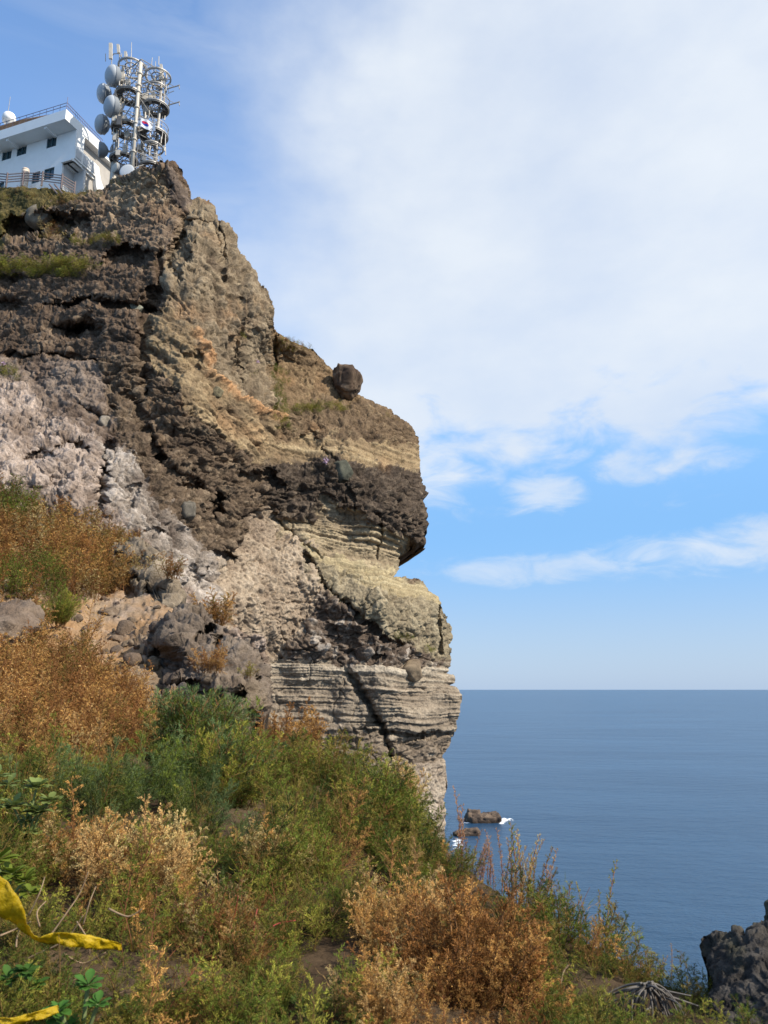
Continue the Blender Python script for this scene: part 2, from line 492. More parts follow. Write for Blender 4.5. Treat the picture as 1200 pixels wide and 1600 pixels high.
# style: each returns displacement [m] and a colour-mix pair (a,b) in 0..1 given points and scale s
def style_fields(P, s, seed):
    f1, e1, c1 = worley(P * np.array([1, 1, 1.15]), .95 * s, seed)
    f2, e2, c2 = worley(P, .42 * s, seed + 7)
    wp = P + np.stack([vn(P, 1.3, 5), vn(P, 1.3, 6), vn(P, 1.3, 7)], -1) * .35
    F1, J1 = facet(wp * np.array([.8, 1, 1.7]), 2.6 * s, seed + 60); F2, J2 = facet(wp * np.array([.9, 1, 1.7]), 1.15 * s, seed + 70); F3, J3 = facet(wp, .45 * s, seed + 80)
    lz = P[:, 2] / 1.9 + fbm(P, 7, 3, seed + 90) * .9; t = lz - np.floor(lz); lam_ = (t * 1.0 - .5) * np.clip(vn(P, 6, seed + 95) + .6, 0, 1)
    cr = np.abs(fbm(P, 2.6, 3, seed + 97)); crack = np.clip(.05 - cr, 0, 1) / .05
    lw = P[:, 2] + fbm(P, 4, 4, seed + 94) * .55
    hn = vn(np.stack([P[:, 0] / 5, P[:, 1] / 5, lw / .62], -1), 1.0, seed + 96); hc = np.clip(.13 - np.abs(hn + .1), 0, 1) / .13 * np.clip(vn(P * [.6, 1, 1], 2.2, seed + 93) * 1.6 + .55, 0, 1)
    # sparse embedded stones of mixed size
    w1, _e, k1 = worley(P, 1.5, seed + 40); w2, _e, k2 = worley(P, .7, seed + 41)
    stn = .55 * np.sqrt(np.clip(.36 - w1, 0, 1)) * (k1 > .62) + .32 * np.sqrt(np.clip(.36 - w2, 0, 1)) * (k2 > .5)
    sp = fbm(P, .2, 2, seed + 98, .7, True)
    fac = .5 * F1 + .34 * F2 + .17 * F3 - .18 * np.clip(.12 - J1, 0, 1) / .12 - .12 * np.clip(.14 - J2, 0, 1) / .14
    big = fbm(P, 5.0 * s, 3, seed + 11); mid = fbm(P, 1.6 * s, 4, seed + 23, .55); fine = fbm(P, .38 * s, 2, seed + 31)
    return dict(hc=hc, stn=stn, fac=fac, F2=F2, F3=F3, J2=J2, led=lam_, crack=crack, sp=sp, f1=f1, e1=e1, c1=c1, f2=f2, e2=e2, c2=c2, big=big, mid=mid, fine=fine)


G = .92
SAT = .88
ZONES = [
 # name, polygon, 3 colours (main, light, dark), style, offset m, relief m
 ('base', None, ((102, 83, 66), (142, 120, 97), (66, 52, 42)), 'cong', 0, .55),
 ('white', [(-320, 560), (0, 578), (60, 615), (120, 665), (165, 660), (200, 705), (250, 790), (330, 855), (372, 890), (430, 1000), (440, 1120), (-320, 1120)], ((128, 109, 94), (182, 162, 146), (82, 66, 56)), 'marble', .0, .9),
 ('gully', [(150, 692), (185, 686), (218, 722), (252, 790), (330, 858), (400, 930), (424, 1000), (330, 965), (232, 855), (176, 800)], ((144, 130, 116), (190, 176, 162), (92, 78, 68)), 'marble', .0, .8),
 ('trans', [(-20, 555), (60, 560), (150, 570), (190, 630), (175, 665), (130, 680), (60, 622), (0, 590)], ((108, 90, 76), (146, 127, 110), (72, 58, 49)), 'marble', .0, .5),
 ('grasstop', [(-320, 270), (165, 280), (150, 312), (100, 318), (60, 330), (15, 352), (6, 392), (-320, 400)], ((98, 86, 48), (130, 112, 66), (70, 70, 38)), 'soft', -.3, .35),
 ('toprock', [(60, 328), (130, 312), (170, 285), (215, 262), (250, 240), (310, 320), (296, 360), (262, 400), (200, 384), (150, 384), (60, 378), (10, 385), (10, 350)], ((126, 105, 85), (166, 142, 114), (84, 67, 55)), 'block', -.2, .75),
 ('toplight', [(175, 282), (215, 262), (262, 275), (262, 318), (200, 322), (165, 312)], ((160, 136, 106), (186, 164, 134), (110, 90, 70)), 'block', -.2, .6),
 ('pinnacle', [(262, 245), (300, 315), (301, 345), (288, 338), (268, 300)], ((98, 84, 74), (130, 112, 96), (70, 58, 52)), 'streak', -.5, .4),
 ('buttress', [(250, 440), (282, 352), (300, 312), (345, 320), (440, 490), (432, 640), (405, 625), (345, 590), (300, 520), (262, 480)], ((132, 114, 90), (168, 148, 118), (98, 82, 66)), 'streak', 0, .8),
 ('bedding', [(262, 470), (300, 515), (345, 590), (405, 630), (437, 645), (455, 700), (452, 738), (400, 725), (340, 680), (300, 640), (250, 590), (226, 540), (238, 490)], ((138, 116, 86), (182, 156, 116), (92, 76, 60)), 'diag', 0, .7),
 ('lowdark', [(150, 560), (226, 550), (300, 645), (380, 722), (450, 742), (500, 790), (496, 812), (450, 818), (415, 792), (388, 830), (372, 872), (330, 868), (262, 790), (175, 665)], ((106, 88, 70), (146, 125, 100), (68, 55, 46)), 'cong', -.2, .7),
 ('slopeF', [(420, 505), (520, 560), (575, 590), (665, 660), (600, 655), (540, 640), (440, 640), (426, 600)], ((126, 102, 74), (158, 132, 96), (88, 72, 54)), 'cong', 1.6, .5),
 ('blockF', [(437, 640), (560, 626), (660, 655), (665, 700), (560, 694), (440, 690)], ((114, 93, 70), (146, 122, 92), (78, 63, 51)), 'cong', .4, .6),
 ('strataF', [(440, 684), (670, 690), (670, 742), (560, 727), (500, 715), (440, 722), (400, 705)], ((154, 130, 96), (188, 164, 124), (110, 90, 68)), 'strata', .2, .45),
 ('darkG', [(445, 722), (500, 712), (545, 722), (680, 738), (680, 862), (640, 848), (560, 802), (505, 790), (500, 812), (450, 812), (420, 790), (400, 740)], ((86, 73, 61), (126, 109, 90), (54, 45, 39)), 'cong', -.5, .75),
 ('pitted', [(413, 793), (440, 822), (500, 860), (540, 935), (600, 1000), (600, 1060), (420, 1060), (410, 1000), (352, 980), (335, 900), (370, 850), (388, 820)], ((160, 139, 115), (190, 170, 144), (116, 97, 82)), 'pit', .3, .6),
 ('creamH', [(503, 786), (560, 803), (645, 850), (645, 900), (560, 882), (500, 862), (440, 832), (426, 814), (490, 817)], ((156, 137, 108), (190, 170, 134), (116, 99, 80)), 'strata', .35, .55),
 ('creamI', [(470, 858), (520, 866), (620, 890), (720, 920), (720, 1060), (690, 1055), (600, 1002), (520, 932), (480, 884)], ((146, 131, 104), (182, 166, 134), (104, 91, 74)), 'streak', -.2, .6),
 ('bandI', [(468, 857), (530, 866), (620, 898), (720, 925), (720, 948), (620, 924), (540, 892), (482, 872)], ((172, 154, 116), (200, 182, 142), (136, 118, 88)), 'strata', -.5, .4),
 ('rubble', [(505, 925), (540, 938), (600, 988), (660, 1014), (700, 1040), (700, 1062), (600, 1056), (480, 1042), (430, 1036), (470, 985)], ((106, 90, 76), (180, 166, 150), (70, 58, 51)), 'cong', -.3, .8),
 ('lowK', [(415, 1034), (700, 1046), (740, 1080), (730, 1145), (640, 1165), (520, 1150), (400, 1150)], ((148, 132, 112), (174, 157, 134), (112, 97, 82)), 'strata', .0, .42),
 ('lamK', [(415, 1033), (600, 1042), (700, 1048), (715, 1072), (560, 1066), (415, 1062)], ((164, 148, 126), (192, 177, 154), (118, 103, 86)), 'strata', -.15, .36),
 ('lowL', [(380, 1150), (520, 1142), (640, 1158), (740, 1138), (740, 1900), (-320, 1900), (-320, 1200), (300, 1150)], ((128, 112, 94), (160, 142, 120), (92, 79, 68)), 'cong', .5, .5),
 ('lowLight', [(638, 1190), (720, 1180), (720, 1300), (638, 1290)], ((160, 142, 122), (190, 174, 152), (116, 101, 88)), 'pit', .4, .4),
]
SEAM = [(303, 520), (325, 560), (350, 598), (395, 632), (438, 654)]
CREV = [([(292, 345), (275, 385), (266, 410), (280, 440)], 7, 2.4), ([(250, 400), (252, 450), (232, 500), (222, 560), (228, 610)], 7, 1.3),
        ([(500, 702), (526, 722), (549, 765), (555, 800)], 2.2, .7), ([(592, 800), (596, 830), (588, 872)], 2.2, .7),
        ([(472, 866), (505, 912), (560, 958), (602, 998), (640, 1012)], 3.0, 1.3), ([(545, 1050), (566, 1090), (592, 1125), (612, 1185)], 5, 1.5),
        ([(690, 950), (684, 990), (690, 1020)], 3, .9), ([(70, 482), (150, 468), (245, 486)], 4.5, 1.9), ([(-60, 470), (30, 482)], 10, 2.0),
        ([(92, 512), (152, 520)], 9, 1.9), ([(10, 552), (90, 556), (152, 566)], 2.6, 1.0), ([(200, 610), (235, 680), (250, 720)], 5, .8),
        ([(420, 800), (470, 850), (500, 870)], 3, .7), ([(130, 640), (160, 662), (172, 640)], 6, 1.0), ([(560, 1140), (640, 1150), (700, 1148)], 3, .9),
        ([(300, 350), (330, 350), (345, 400)], 3, .8), ([(340, 350), (352, 400), (350, 430)], 3.5, 1.0), ([(382, 470), (372, 540), (380, 600)], 3, .7),
        ([(430, 500), (428, 640)], 3, 1.0), ([(250, 720), (300, 745), (330, 790)], 5, .9)]
CAVES = [(40, 356, 34, 20, 3.0), (80, 352, 34, 15, 2.6), (122, 350, 20, 18, 1.6), (196, 402, 38, 13, 2.4), (120, 515, 26, 9, 1.6), (335, 795, 13, 19, 1.8),
         (296, 765, 16, 12, 1.4), (157, 762, 15, 40, 2.0), (412, 750, 36, 12, 1.8), (352, 873, 22, 8, 1.4), (60, 720, 30, 16, 1.4), (112, 700, 26, 13, 1.3), (166, 702, 9, 14, 1.2), (35, 660, 20, 9, .8), (210, 770, 10, 20, .7), (300, 905, 16, 22, .9), (235, 830, 16, 8, .7), (645, 862, 26, 8, 1.5),
         (285, 395, 12, 30, 1.6), (230, 470, 16, 20, 1.0), (15, 440, 30, 14, 1.0), (590, 1028, 12, 8, .8), (300, 560, 16, 12, .7), (480, 690, 18, 9, .6), (650, 1155, 26, 7, 1.2), (585, 1125, 16, 10, 1.0)]


def cliff_shade(px, py, Y, stage, info):
    if stage == 'depth':
        q = np.stack([px, py, np.zeros_like(px)], -1)
        wx = px + fbm(q, 34, 4, 5) * 13 + fbm(q, 9, 3, 6) * 6; wy = py + fbm(q, 34, 4, 77) * 13 + fbm(q, 9, 3, 78) * 6
        zid = np.zeros(px.shape, np.int16); zid2 = zid.copy(); off = np.zeros(px.shape)
        ux = wx + fbm(q, 14, 3, 501) * 22; uy = wy + fbm(q, 14, 3, 502) * 22
        for k, z in enumerate(ZONES):
            if z[1] is None: continue
            mk = inpoly(wx, wy, z[1]); zid[mk] = k; off[mk] = z[4]; zid2[inpoly(ux, uy, z[1])] = k
        d = blur(off, 3)
        for ln, wd, dp in CREV:
            x0 = min(p[0] for p in ln) - 40; x1 = max(p[0] for p in ln) + 40; y0 = min(p[1] for p in ln) - 40; y1 = max(p[1] for p in ln) + 40
            j0, j1 = np.searchsorted(px[0], [x0, x1]); i0, i1 = np.searchsorted(py[:, 0], [y0, y1])
            sl_ = (slice(i0, i1), slice(j0, j1))
            dd = polydist(wx[sl_] * .5 + px[sl_] * .5, wy[sl_] * .5 + py[sl_] * .5, ln)
            d[sl_] += dp * np.exp(-(dd / wd) ** 2)
        for cx, cy, rx, ry, dp in CAVES:
            r2 = ((wx - cx) / rx) ** 2 + ((wy - cy) / ry) ** 2
            d += dp * np.clip(1.25 - r2, 0, 1) ** .7
        # low-frequency buttresses and gullies, real depth
        d += fbm(q, 60, 3, 31, .5) * .9
        seam = polydist(wx, wy, SEAM)
        return d, dict(zid=zid, zid2=zid2, seam=seam)
    P = Y; zid = info['zid']; zid2 = info['zid2']; n = len(px)
    disp = np.zeros(n); col = np.zeros((n, 3)); colb = np.zeros((n, 3))
    f = style_fields(P, 1.0, 3)
    lam = P[:, 2] + fbm(P, 9, 3, 91) * .5 + fbm(P, 1.2, 2, 92) * .05 + P[:, 0] * .03
    s1 = vn(np.stack([P[:, 0] / 9, P[:, 1] / 9, lam / .3], -1), 1.0, 7); s2 = vn(np.stack([P[:, 0] / 6, P[:, 1] / 6, lam / .12], -1), 1.0, 8)
    vs = fbm(P * np.array([1, 1, .28]), 1.1, 4, 44, .55); vs2 = fbm(P * np.array([1, 1, .2]), 3.2, 2, 45)
    dg = P[:, 0] * .55 + P[:, 2] * .85                     # coordinate across the diagonal bedding
    ds = fbm(np.stack([dg, P[:, 1] * .2, (P[:, 0] * .85 - P[:, 2] * .55) * .22], -1), .8, 4, 46, .6)
    rg = fbm(P, 1.3, 4, 61, .55, True)
    fr = fbm(P * np.array([1, 1, .8]), .34, 3, 65, .6, True)
    wsp = fbm(np.stack([P[:, 0] * .6 + P[:, 2] * .8 + fbm(P, 3, 3, 64) * 1.2, P[:, 1] * .3, (P[:, 0] * .8 - P[:, 2] * .6) * .3], -1), .9, 5, 63, .6, True)
    for k, z in enumerate(ZONES):
        mk = (zid == k) | (zid2 == k)
        if not mk.any(): continue
        g = {a: b[mk] for a, b in f.items()}
        A = z[5]; st = z[3]; cm, cl, cd = (lin(np.mean(c) + (np.array(c) - np.mean(c)) * SAT, G) for c in z[2])
        if st == 'cong':
            dsp = A * (.85 * g['fac'] + .55 * g['stn'] + .1 * (.45 - g['f2']) + .45 * g['mid'] + .25 * g['big'] + .9 * g['led'] + .16 * g['fine'] - .7 * g['hc'])
            lt = np.clip((g['c2'] - .66) * 1.6 + g['stn'] * 1.6 + g['F2'] * .4 + g['mid'] * .6, 0, 1); dk = np.clip(.2 - g['J2'] * 2 + g['hc'] * .4 - g['mid'] * .9 - g['big'] * .5, 0, 1)
        elif st == 'block':
            dsp = A * (1.2 * g['fac'] + .4 * g['mid'] + .15 * (.45 - g['f2']) + .3 * g['big'] + .8 * g['led'] - .5 * g['hc'] + .3 * g['stn'])
            lt = np.clip(g['F2'] * .8 + g['mid'] * .7, 0, 1); dk = np.clip(.3 - g['J2'] * 3 - g['F3'] * .5 - g['mid'] * .5, 0, 1)
        elif st == 'streak':
            v = vs[mk]; v2 = vs2[mk]
            dsp = A * (.85 * v + .5 * v2 + .75 * g['fac'] + .25 * g['stn'] + .3 * g['mid'] + .2 * (.45 - g['f2']))
            lt = np.clip(v * 1.1 + (g['c2'] - .5) * .7 + .08, 0, 1); dk = np.clip(-v * 1.1 - v2 * .6 + (.28 - g['c2']), 0, 1)
        elif st == 'diag':
            v = ds[mk]
            dsp = A * (.6 * v + .5 * g['fac'] + .4 * g['mid'] + .25 * (.45 - g['f2']))
            lt = np.clip(v * 1.3 + g['mid'] * .4 + (g['c2'] - .55) * .6, 0, 1); dk = np.clip(-v * 1.2 - g['mid'] * .7, 0, 1)
        elif st == 'strata':
            a_, b_ = s1[mk], s2[mk]
            dsp = A * (.2 * np.tanh(a_ * 4) + .26 * b_ + .5 * g['fac'] - .14 * g['hc'] + .4 * g['mid'] + .3 * g['big'] + .15 * (.45 - g['f2']))
            lt = np.clip(a_ * .7 + b_ * .5 + g['mid'] * .3, 0, 1); dk = np.clip(-a_ * .45 - b_ * .35 - g['mid'] * .6, 0, 1)
        elif st == 'pit':
            pit = np.clip(.42 - g['f2'], 0, 1) * (g['c2'] > .45)
            dsp = A * (-1.5 * pit + .5 * g['mid'] + .5 * g['big'] + .3 * rg[mk] + .45 * g['fac'] + .15 * g['fine'] + .25 * fr[mk])
            lt = np.clip(rg[mk] * .5 + g['mid'] * .7 + g['big'] * .5, 0, 1); dk = np.clip(pit * 2.2 - g['mid'] * .5 - g['big'] * .5, 0, 1)
        elif st == 'marble':
            r_ = wsp[mk]
            dsp = A * (.32 * r_ + .55 * g['mid'] + .5 * g['big'] + .4 * g['fac'] + .2 * rg[mk] + .22 * fr[mk] - .4 * g['hc'] * (g['mid'] < .1))
            lt = np.clip(r_ * 1.1 + g['big'] * .7 + g['fine'] * .3, 0, 1); dk = np.clip(-r_ * .5 - g['mid'] * 1.3 - g['big'] * 1.0 + .05, 0, 1)
        else:
            dsp = A * (.7 * g['mid'] + .4 * g['big'] + .25 * (.45 - g['f2']) + .2 * g['fine'])
            lt = np.clip(g['mid'] * .9 + g['fine'] * .4, 0, 1); dk = np.clip(-g['mid'] * 1.0 - g['fine'] * .4, 0, 1)
        dsp = dsp - .28 * g['crack'] * min(A * 2, 1) + .05 * g['sp'] + .05 * g['fine']
        c = cm + (cl - cm) * lt[:, None]; c = c + (cd - c) * dk[:, None]
        ia = np.nonzero(mk)[0]; sa = zid[ia] == k; sb = zid2[ia] == k
        disp[ia[sa]] = dsp[sa]; col[ia[sa]] = c[sa]; colb[ia[sb]] = c[sb]
    wm = np.clip(.38 + f['mid'] * 1.5, 0, .8)[:, None]; col = col * (1 - wm) + colb * wm
    sw = np.exp(-(info['seam'] / 5.0) ** 2) * np.clip(.75 + f['mid'], 0, 1)
    col += (lin((206, 156, 110), G) - col) * (sw * .85)[:, None]; disp += sw * .5
    # rusty and lichen patches
    ru = np.clip(fbm(P, 3.5, 3, 201) * 2 - .55, 0, 1) * ((px > 230) & (px < 660) & (py < 740))
    col += (lin((164, 124, 86), G) - col) * (ru * .4)[:, None]
    col *= (1 + .14 * f['fine'])[:, None]
    return disp, np.clip(col, .01, .85)


CL_OUT = [(-320, 288), (-100, 290), (0, 291), (60, 292), (100, 296), (120, 302), (140, 300), (166, 292), (176, 280), (200, 272), (222, 262), (240, 262), (246, 252), (262, 248), (274, 254), (284, 268),
          (294, 290), (300, 309), (318, 314), (334, 322), (340, 344), (358, 356), (370, 372), (370, 388), (384, 404), (400, 424), (404, 438), (418, 452), (424, 470), (426, 500), (430, 518), (450, 530), (486, 546),
          (505, 562), (522, 578), (548, 612), (572, 622), (612, 640), (636, 658), (652, 682), (655, 706), (656, 734), (662, 752), (669, 771), (662, 780), (667, 800), (669, 818), (664, 832), (665, 856),
          (646, 852), (632, 862), (621, 870), (622, 890), (616, 900), (640, 904), (662, 906), (672, 920), (686, 934), (700, 962), (706, 980), (703, 1006), (706, 1014), (702, 1042), (696, 1054), (710, 1055),
          (711, 1064), (704, 1070), (718, 1078), (721, 1096), (716, 1126), (712, 1138), (706, 1152), (702, 1166), (694, 1180), (699, 1200), (695, 1240), (696, 1290), (700, 1400), (715, 1640), (720, 1800), (-320, 1800)]
cliff_depth = rbf([(-320, 290, 80), (0, 290, 73), (120, 300, 72), (165, 290, 72), (200, 275, 71), (250, 255, 69.5), (300, 320, 71), (0, 400, 70), (100, 400, 68), (200, 400, 66), (260, 400, 64.5), (340, 400, 68), (410, 430, 73),
                   (0, 500, 65), (100, 500, 63.5), (220, 520, 60.5), (240, 480, 61.5), (330, 500, 64), (427, 520, 71), (0, 600, 60), (100, 620, 58.5), (220, 620, 59), (300, 620, 60), (420, 640, 69),
                   (430, 560, 75), (520, 570, 80), (560, 620, 80), (640, 660, 83), (440, 680, 71), (550, 680, 75), (655, 700, 82), (400, 740, 67), (500, 740, 71), (600, 750, 75), (665, 760, 80),
                   (500, 830, 70.5), (600, 840, 74), (663, 850, 79), (380, 800, 65), (450, 850, 68), (560, 860, 72), (620, 880, 77), (480, 900, 68), (600, 920, 70), (700, 960, 78), (560, 1000, 69), (690, 1040, 77),
                   (430, 1050, 66), (600, 1060, 69), (715, 1080, 77), (430, 1150, 66), (560, 1170, 69), (700, 1180, 77), (640, 1270, 72), (695, 1270, 77), (300, 760, 60), (200, 720, 55.5), (100, 700, 54), (0, 700, 52.5), (0, 640, 56.5),
                   (250, 850, 54.5), (330, 880, 59), (380, 950, 62), (160, 800, 52), (300, 950, 56), (0, 900, 47), (0, 1100, 45), (400, 1300, 62), (400, 1700, 60), (700, 1700, 75), (0, 1700, 45), (-320, 700, 50), (-320, 1700, 45), (-320, 500, 68)])
cliff, cl_look = relief('cliff', CL_OUT, 1.2, cliff_depth, cliff_shade, M_ROCK, amp=3.0, round_w=9, round_a=1.2, seed=4, flat=False,
                        skirt=((.35, .0, .002), (.8, 0, .005), (1.4, 0, .01), (2.2, 0, .02), (3.2, 0, .035), (4.6, 0, .05), (7, 0, .08), (12, 0, .15), (22, 0, .3), (45, 1, .55)))
tag(cliff, kind='structure')

# ------------------------------------------------------------------ sea
def sea():
    m = bpy.data.materials.new('sea_water'); m.use_nodes = True; t = m.node_tree; t.nodes.clear(); b = NB(t)
    geo = b.n('ShaderNodeNewGeometry').outputs['Position']
    mp = b.n('ShaderNodeMapping'); b.put(mp.inputs[0], geo); mp.inputs['Rotation'].default_value = (0, 0, .35); mp.inputs['Scale'].default_value = (.5, 1, 1)
    v = mp.outputs[0]
    h = b.m('ADD', b.m('MULTIPLY', b.noise(v, .045, 3, .5), 2.6), b.m('ADD', b.m('MULTIPLY', b.noise(v, .35, 5, .6), 1.0), b.m('MULTIPLY', b.noise(geo, 1.6, 4, .6), .22)))
    bp = b.n('ShaderNodeBump'); bp.inputs['Strength'].default_value = .62; bp.inputs['Distance'].default_value = 1.0; b.put(bp.inputs['Height'], h)
    big = b.m('ADD', b.m('MULTIPLY', b.noise(v, .012, 4, .6), .6), b.m('MULTIPLY', b.noise(v, .0021, 4, .6), .4))
    c = b.mix(b.ramp(big, .35, .65), (.012, .046, .097, 1), (.030, .082, .152, 1))
    pr = b.n('ShaderNodeBsdfPrincipled'); b.put(pr.inputs['Base Color'], c); pr.inputs['Roughness'].default_value = .28
    pr.inputs['IOR'].default_value = 1.33; pr.inputs['Specular IOR Level'].default_value = .36
    b.t.links.new(bp.outputs[0], pr.inputs['Normal'])
    o = b.n('ShaderNodeOutputMaterial'); b.t.links.new(pr.outputs[0], o.inputs[0])
    V = []; Fq = []
    xs = [-60000, -8000, -1500, -300, 300, 1500, 8000, 60000]; ys = [-300, 100, 400, 1500, 8000, 60000]
    for y in ys:
        for x in xs: V.append((x, y, 0))
    for j in range(len(ys) - 1):
        for i in range(len(xs) - 1):
            a = j * len(xs) + i; Fq.append((a, a + 1, a + 1 + len(xs), a + len(xs)))
    tag(mesh('sea', V, Fq, m), kind='structure')


sea()

# ------------------------------------------------------------------ near slope
near_depth = rbf([(0, 2100, 1.6), (600, 2100, 1.7), (1200, 2100, 1.8), (0, 1600, 2.7), (600, 1600, 2.9), (1100, 1600, 3.1), (-200, 1600, 2.6), (1300, 1600, 3.3), (0, 1460, 3.4), (300, 1460, 3.7), (600, 1460, 4.1), (900, 1500, 4.2), (1100, 1560, 3.9), (1300, 1540, 4.2),
                  (0, 1260, 5.2), (300, 1260, 6.3), (500, 1290, 6.6), (560, 1236, 7.7), (650, 1302, 7.0), (700, 1345, 6.4), (850, 1420, 5.3), (500, 1200, 9), (-300, 1260, 5), (0, 1100, 8.2), (150, 1100, 9.6), (300, 1130, 11), (430, 1150, 11.5), (0, 1000, 11.5), (150, 1000, 13.5), (250, 960, 14.8),
                  (330, 1060, 13), (0, 940, 14.5), (100, 900, 17.5), (200, 880, 20), (0, 780, 22), (180, 840, 23), (-300, 1000, 12), (-300, 700, 24), (240, 930, 17)])
NS_OUT = [(-400, 640), (-120, 730), (-40, 762), (0, 790), (50, 812), (110, 835), (170, 850), (205, 880), (228, 925), (262, 948), (300, 975), (360, 1010), (400, 1060), (425, 1130), (470, 1172), (520, 1210), (590, 1254), (650, 1300), (700, 1345), (760, 1388), (830, 1424),
          (900, 1462), (960, 1490), (1010, 1518), (1070, 1548), (1110, 1566), (1180, 1580), (1300, 1590), (1500, 1600), (1500, 2150), (-400, 2150)]


def near_shade(px, py, Y, stage, info):
    if stage == 'depth':
        q = np.stack([px, py, np.zeros_like(px)], -1)
        return Y * fbm(q, 90, 3, 12) * .03, dict(a=px)
    P = Y; n = len(px); sc = np.clip(P[:, 1:2] / 8, .35, 3.0)
    m1 = fbm(P, .9, 5, 301, .6); m2 = fbm(P, .22, 4, 302, .6); bg = fbm(P, 3.0, 3, 303)
    f1, e1, c1 = worley(P, .16, 304)
    fa, ja = facet(P, 1.1, 310); fb, jb = facet(P, .4, 311)
    disp = (m1 * .13 + m2 * .05 + (fa * .06 + fb * .05) * np.clip((1150 - py) / 80, 0, 1)) * np.clip(sc[:, 0], .4, 1.5) + .03 * np.clip(.45 - f1, 0, 1) * (c1 > .6)
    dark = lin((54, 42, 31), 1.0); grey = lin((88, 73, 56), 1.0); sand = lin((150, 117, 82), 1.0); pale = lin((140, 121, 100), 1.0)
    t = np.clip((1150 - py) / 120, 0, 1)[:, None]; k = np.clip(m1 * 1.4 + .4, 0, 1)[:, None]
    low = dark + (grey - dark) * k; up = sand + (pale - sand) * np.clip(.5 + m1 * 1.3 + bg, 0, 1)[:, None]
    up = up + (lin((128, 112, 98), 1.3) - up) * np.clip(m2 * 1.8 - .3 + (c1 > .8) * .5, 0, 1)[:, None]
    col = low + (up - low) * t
    col = col * (1 + .3 * m2[:, None])
    return disp, np.clip(col, .01, .8)


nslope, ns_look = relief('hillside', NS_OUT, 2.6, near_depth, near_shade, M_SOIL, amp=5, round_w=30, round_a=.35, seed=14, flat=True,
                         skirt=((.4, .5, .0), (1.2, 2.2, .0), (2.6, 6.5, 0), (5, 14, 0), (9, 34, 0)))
tag(nslope, kind='structure')


# ------------------------------------------------------------------ rock outcrops on the slope
def outcrop_shader(cols, A, seed, sc, holes=()):
    def sh(px, py, Y, stage, info):
        if stage == 'depth':
            q = np.stack([px, py, np.zeros_like(px)], -1)
            wx = px + fbm(q, 26, 3, seed) * 12; wy = py + fbm(q, 26, 3, seed + 5) * 12
            d = fbm(q, 40, 3, seed + 8) * A * 1.4
            for cx, cy, rx, ry, dp in holes:
                d = d + dp * np.clip(1.2 - ((wx - cx) / rx) ** 2 - ((wy - cy) / ry) ** 2, 0, 1) ** .6
            return d, dict(a=px)
        P = Y; cm, cl, cd, cx_ = (lin(c, .95) for c in cols)
        f1, e1, c1 = worley(P, .34 * sc, seed + 2); mid = fbm(P, .6 * sc, 4, seed + 3, .6); fine = fbm(P, .12 * sc, 3, seed + 4, .6); rg = fbm(P, .5 * sc, 4, seed + 6, .55, True)
        wq = P + np.stack([vn(P, .4 * sc, 5), vn(P, .4 * sc, 6), vn(P, .4 * sc, 7)], -1) * .12 * sc
        fa, ja = facet(wq, .55 * sc, seed + 60); fb, jb = facet(wq, .2 * sc, seed + 61); f3, e3, c3 = worley(wq, .13 * sc, seed + 62)
        pit = np.clip(.5 - f1, 0, 1) * (c1 > .5) + .45 * np.clip(.5 - f3, 0, 1) * (c3 > .55)
        fr = fbm(P, .09 * sc, 3, seed + 64, .6, True)
        disp = A * (.45 * mid + .3 * rg + .75 * fa + .4 * fb - 1.2 * pit + .2 * fine + .22 * fr)
        lt = np.clip(rg * .6 + mid * .7, 0, 1)[:, None]; dk = np.clip(pit * 1.6 - mid * .6, 0, 1)[:, None]
        li = np.clip(fbm(P, .9 * sc, 3, seed + 9) * 2.4 - .6, 0, 1)[:, None]
        c = cm + (cl - cm) * lt; c = c + (cd - c) * dk; c = c + (cx_ - c) * li * .6
        return disp, np.clip(c * (1 + .2 * fine[:, None]), .01, .8)
    return sh


GREY = ((100, 87, 75), (136, 122, 107), (56, 48, 42), (132, 116, 92))
R1 = [(228, 1040), (234, 1005), (240, 975), (262, 958), (292, 948), (326, 954), (345, 972), (352, 992), (384, 1000), (402, 1026), (418, 1048), (422, 1085), (424, 1112), (406, 1128), (392, 1160), (350, 1180), (300, 1175), (262, 1150), (236, 1118), (226, 1080)]
r1, _ = relief('pitted_outcrop', R1, 1.3, rbf([(228, 1040, 12.3), (300, 948, 12.6), (350, 990, 12.0), (420, 1080, 11.4), (400, 1160, 10.8), (300, 1150, 10.6), (246, 1085, 11.5), (300, 1050, 11.2), (260, 1020, 11.7), (345, 1060, 11.0), (380, 1090, 10.8)]),
               outcrop_shader(GREY, .17, 400, 1.0, [(252, 1034, 24, 28, .65), (292, 1072, 30, 10, .4), (338, 1100, 18, 22, .6), (376, 1090, 12, 10, .45), (290, 1130, 40, 20, .5), (318, 985, 16, 6, .5), (345, 1000, 10, 6, .5), (400, 1060, 7, 10, .5)]), M_ROCKN, amp=6, round_w=26, round_a=.3, seed=21, skirt=((.3, .1, .02), (1, .6, .1), (2.0, 1.6, .2)))
tag(r1, 'large grey pitted volcanic rock with dark hollows above the tall green bush', 'rock')
R2 = [(160, 868), (178, 845), (212, 840), (242, 856), (264, 888), (278, 915), (292, 938), (266, 958), (236, 968), (208, 950), (212, 922), (198, 892)]
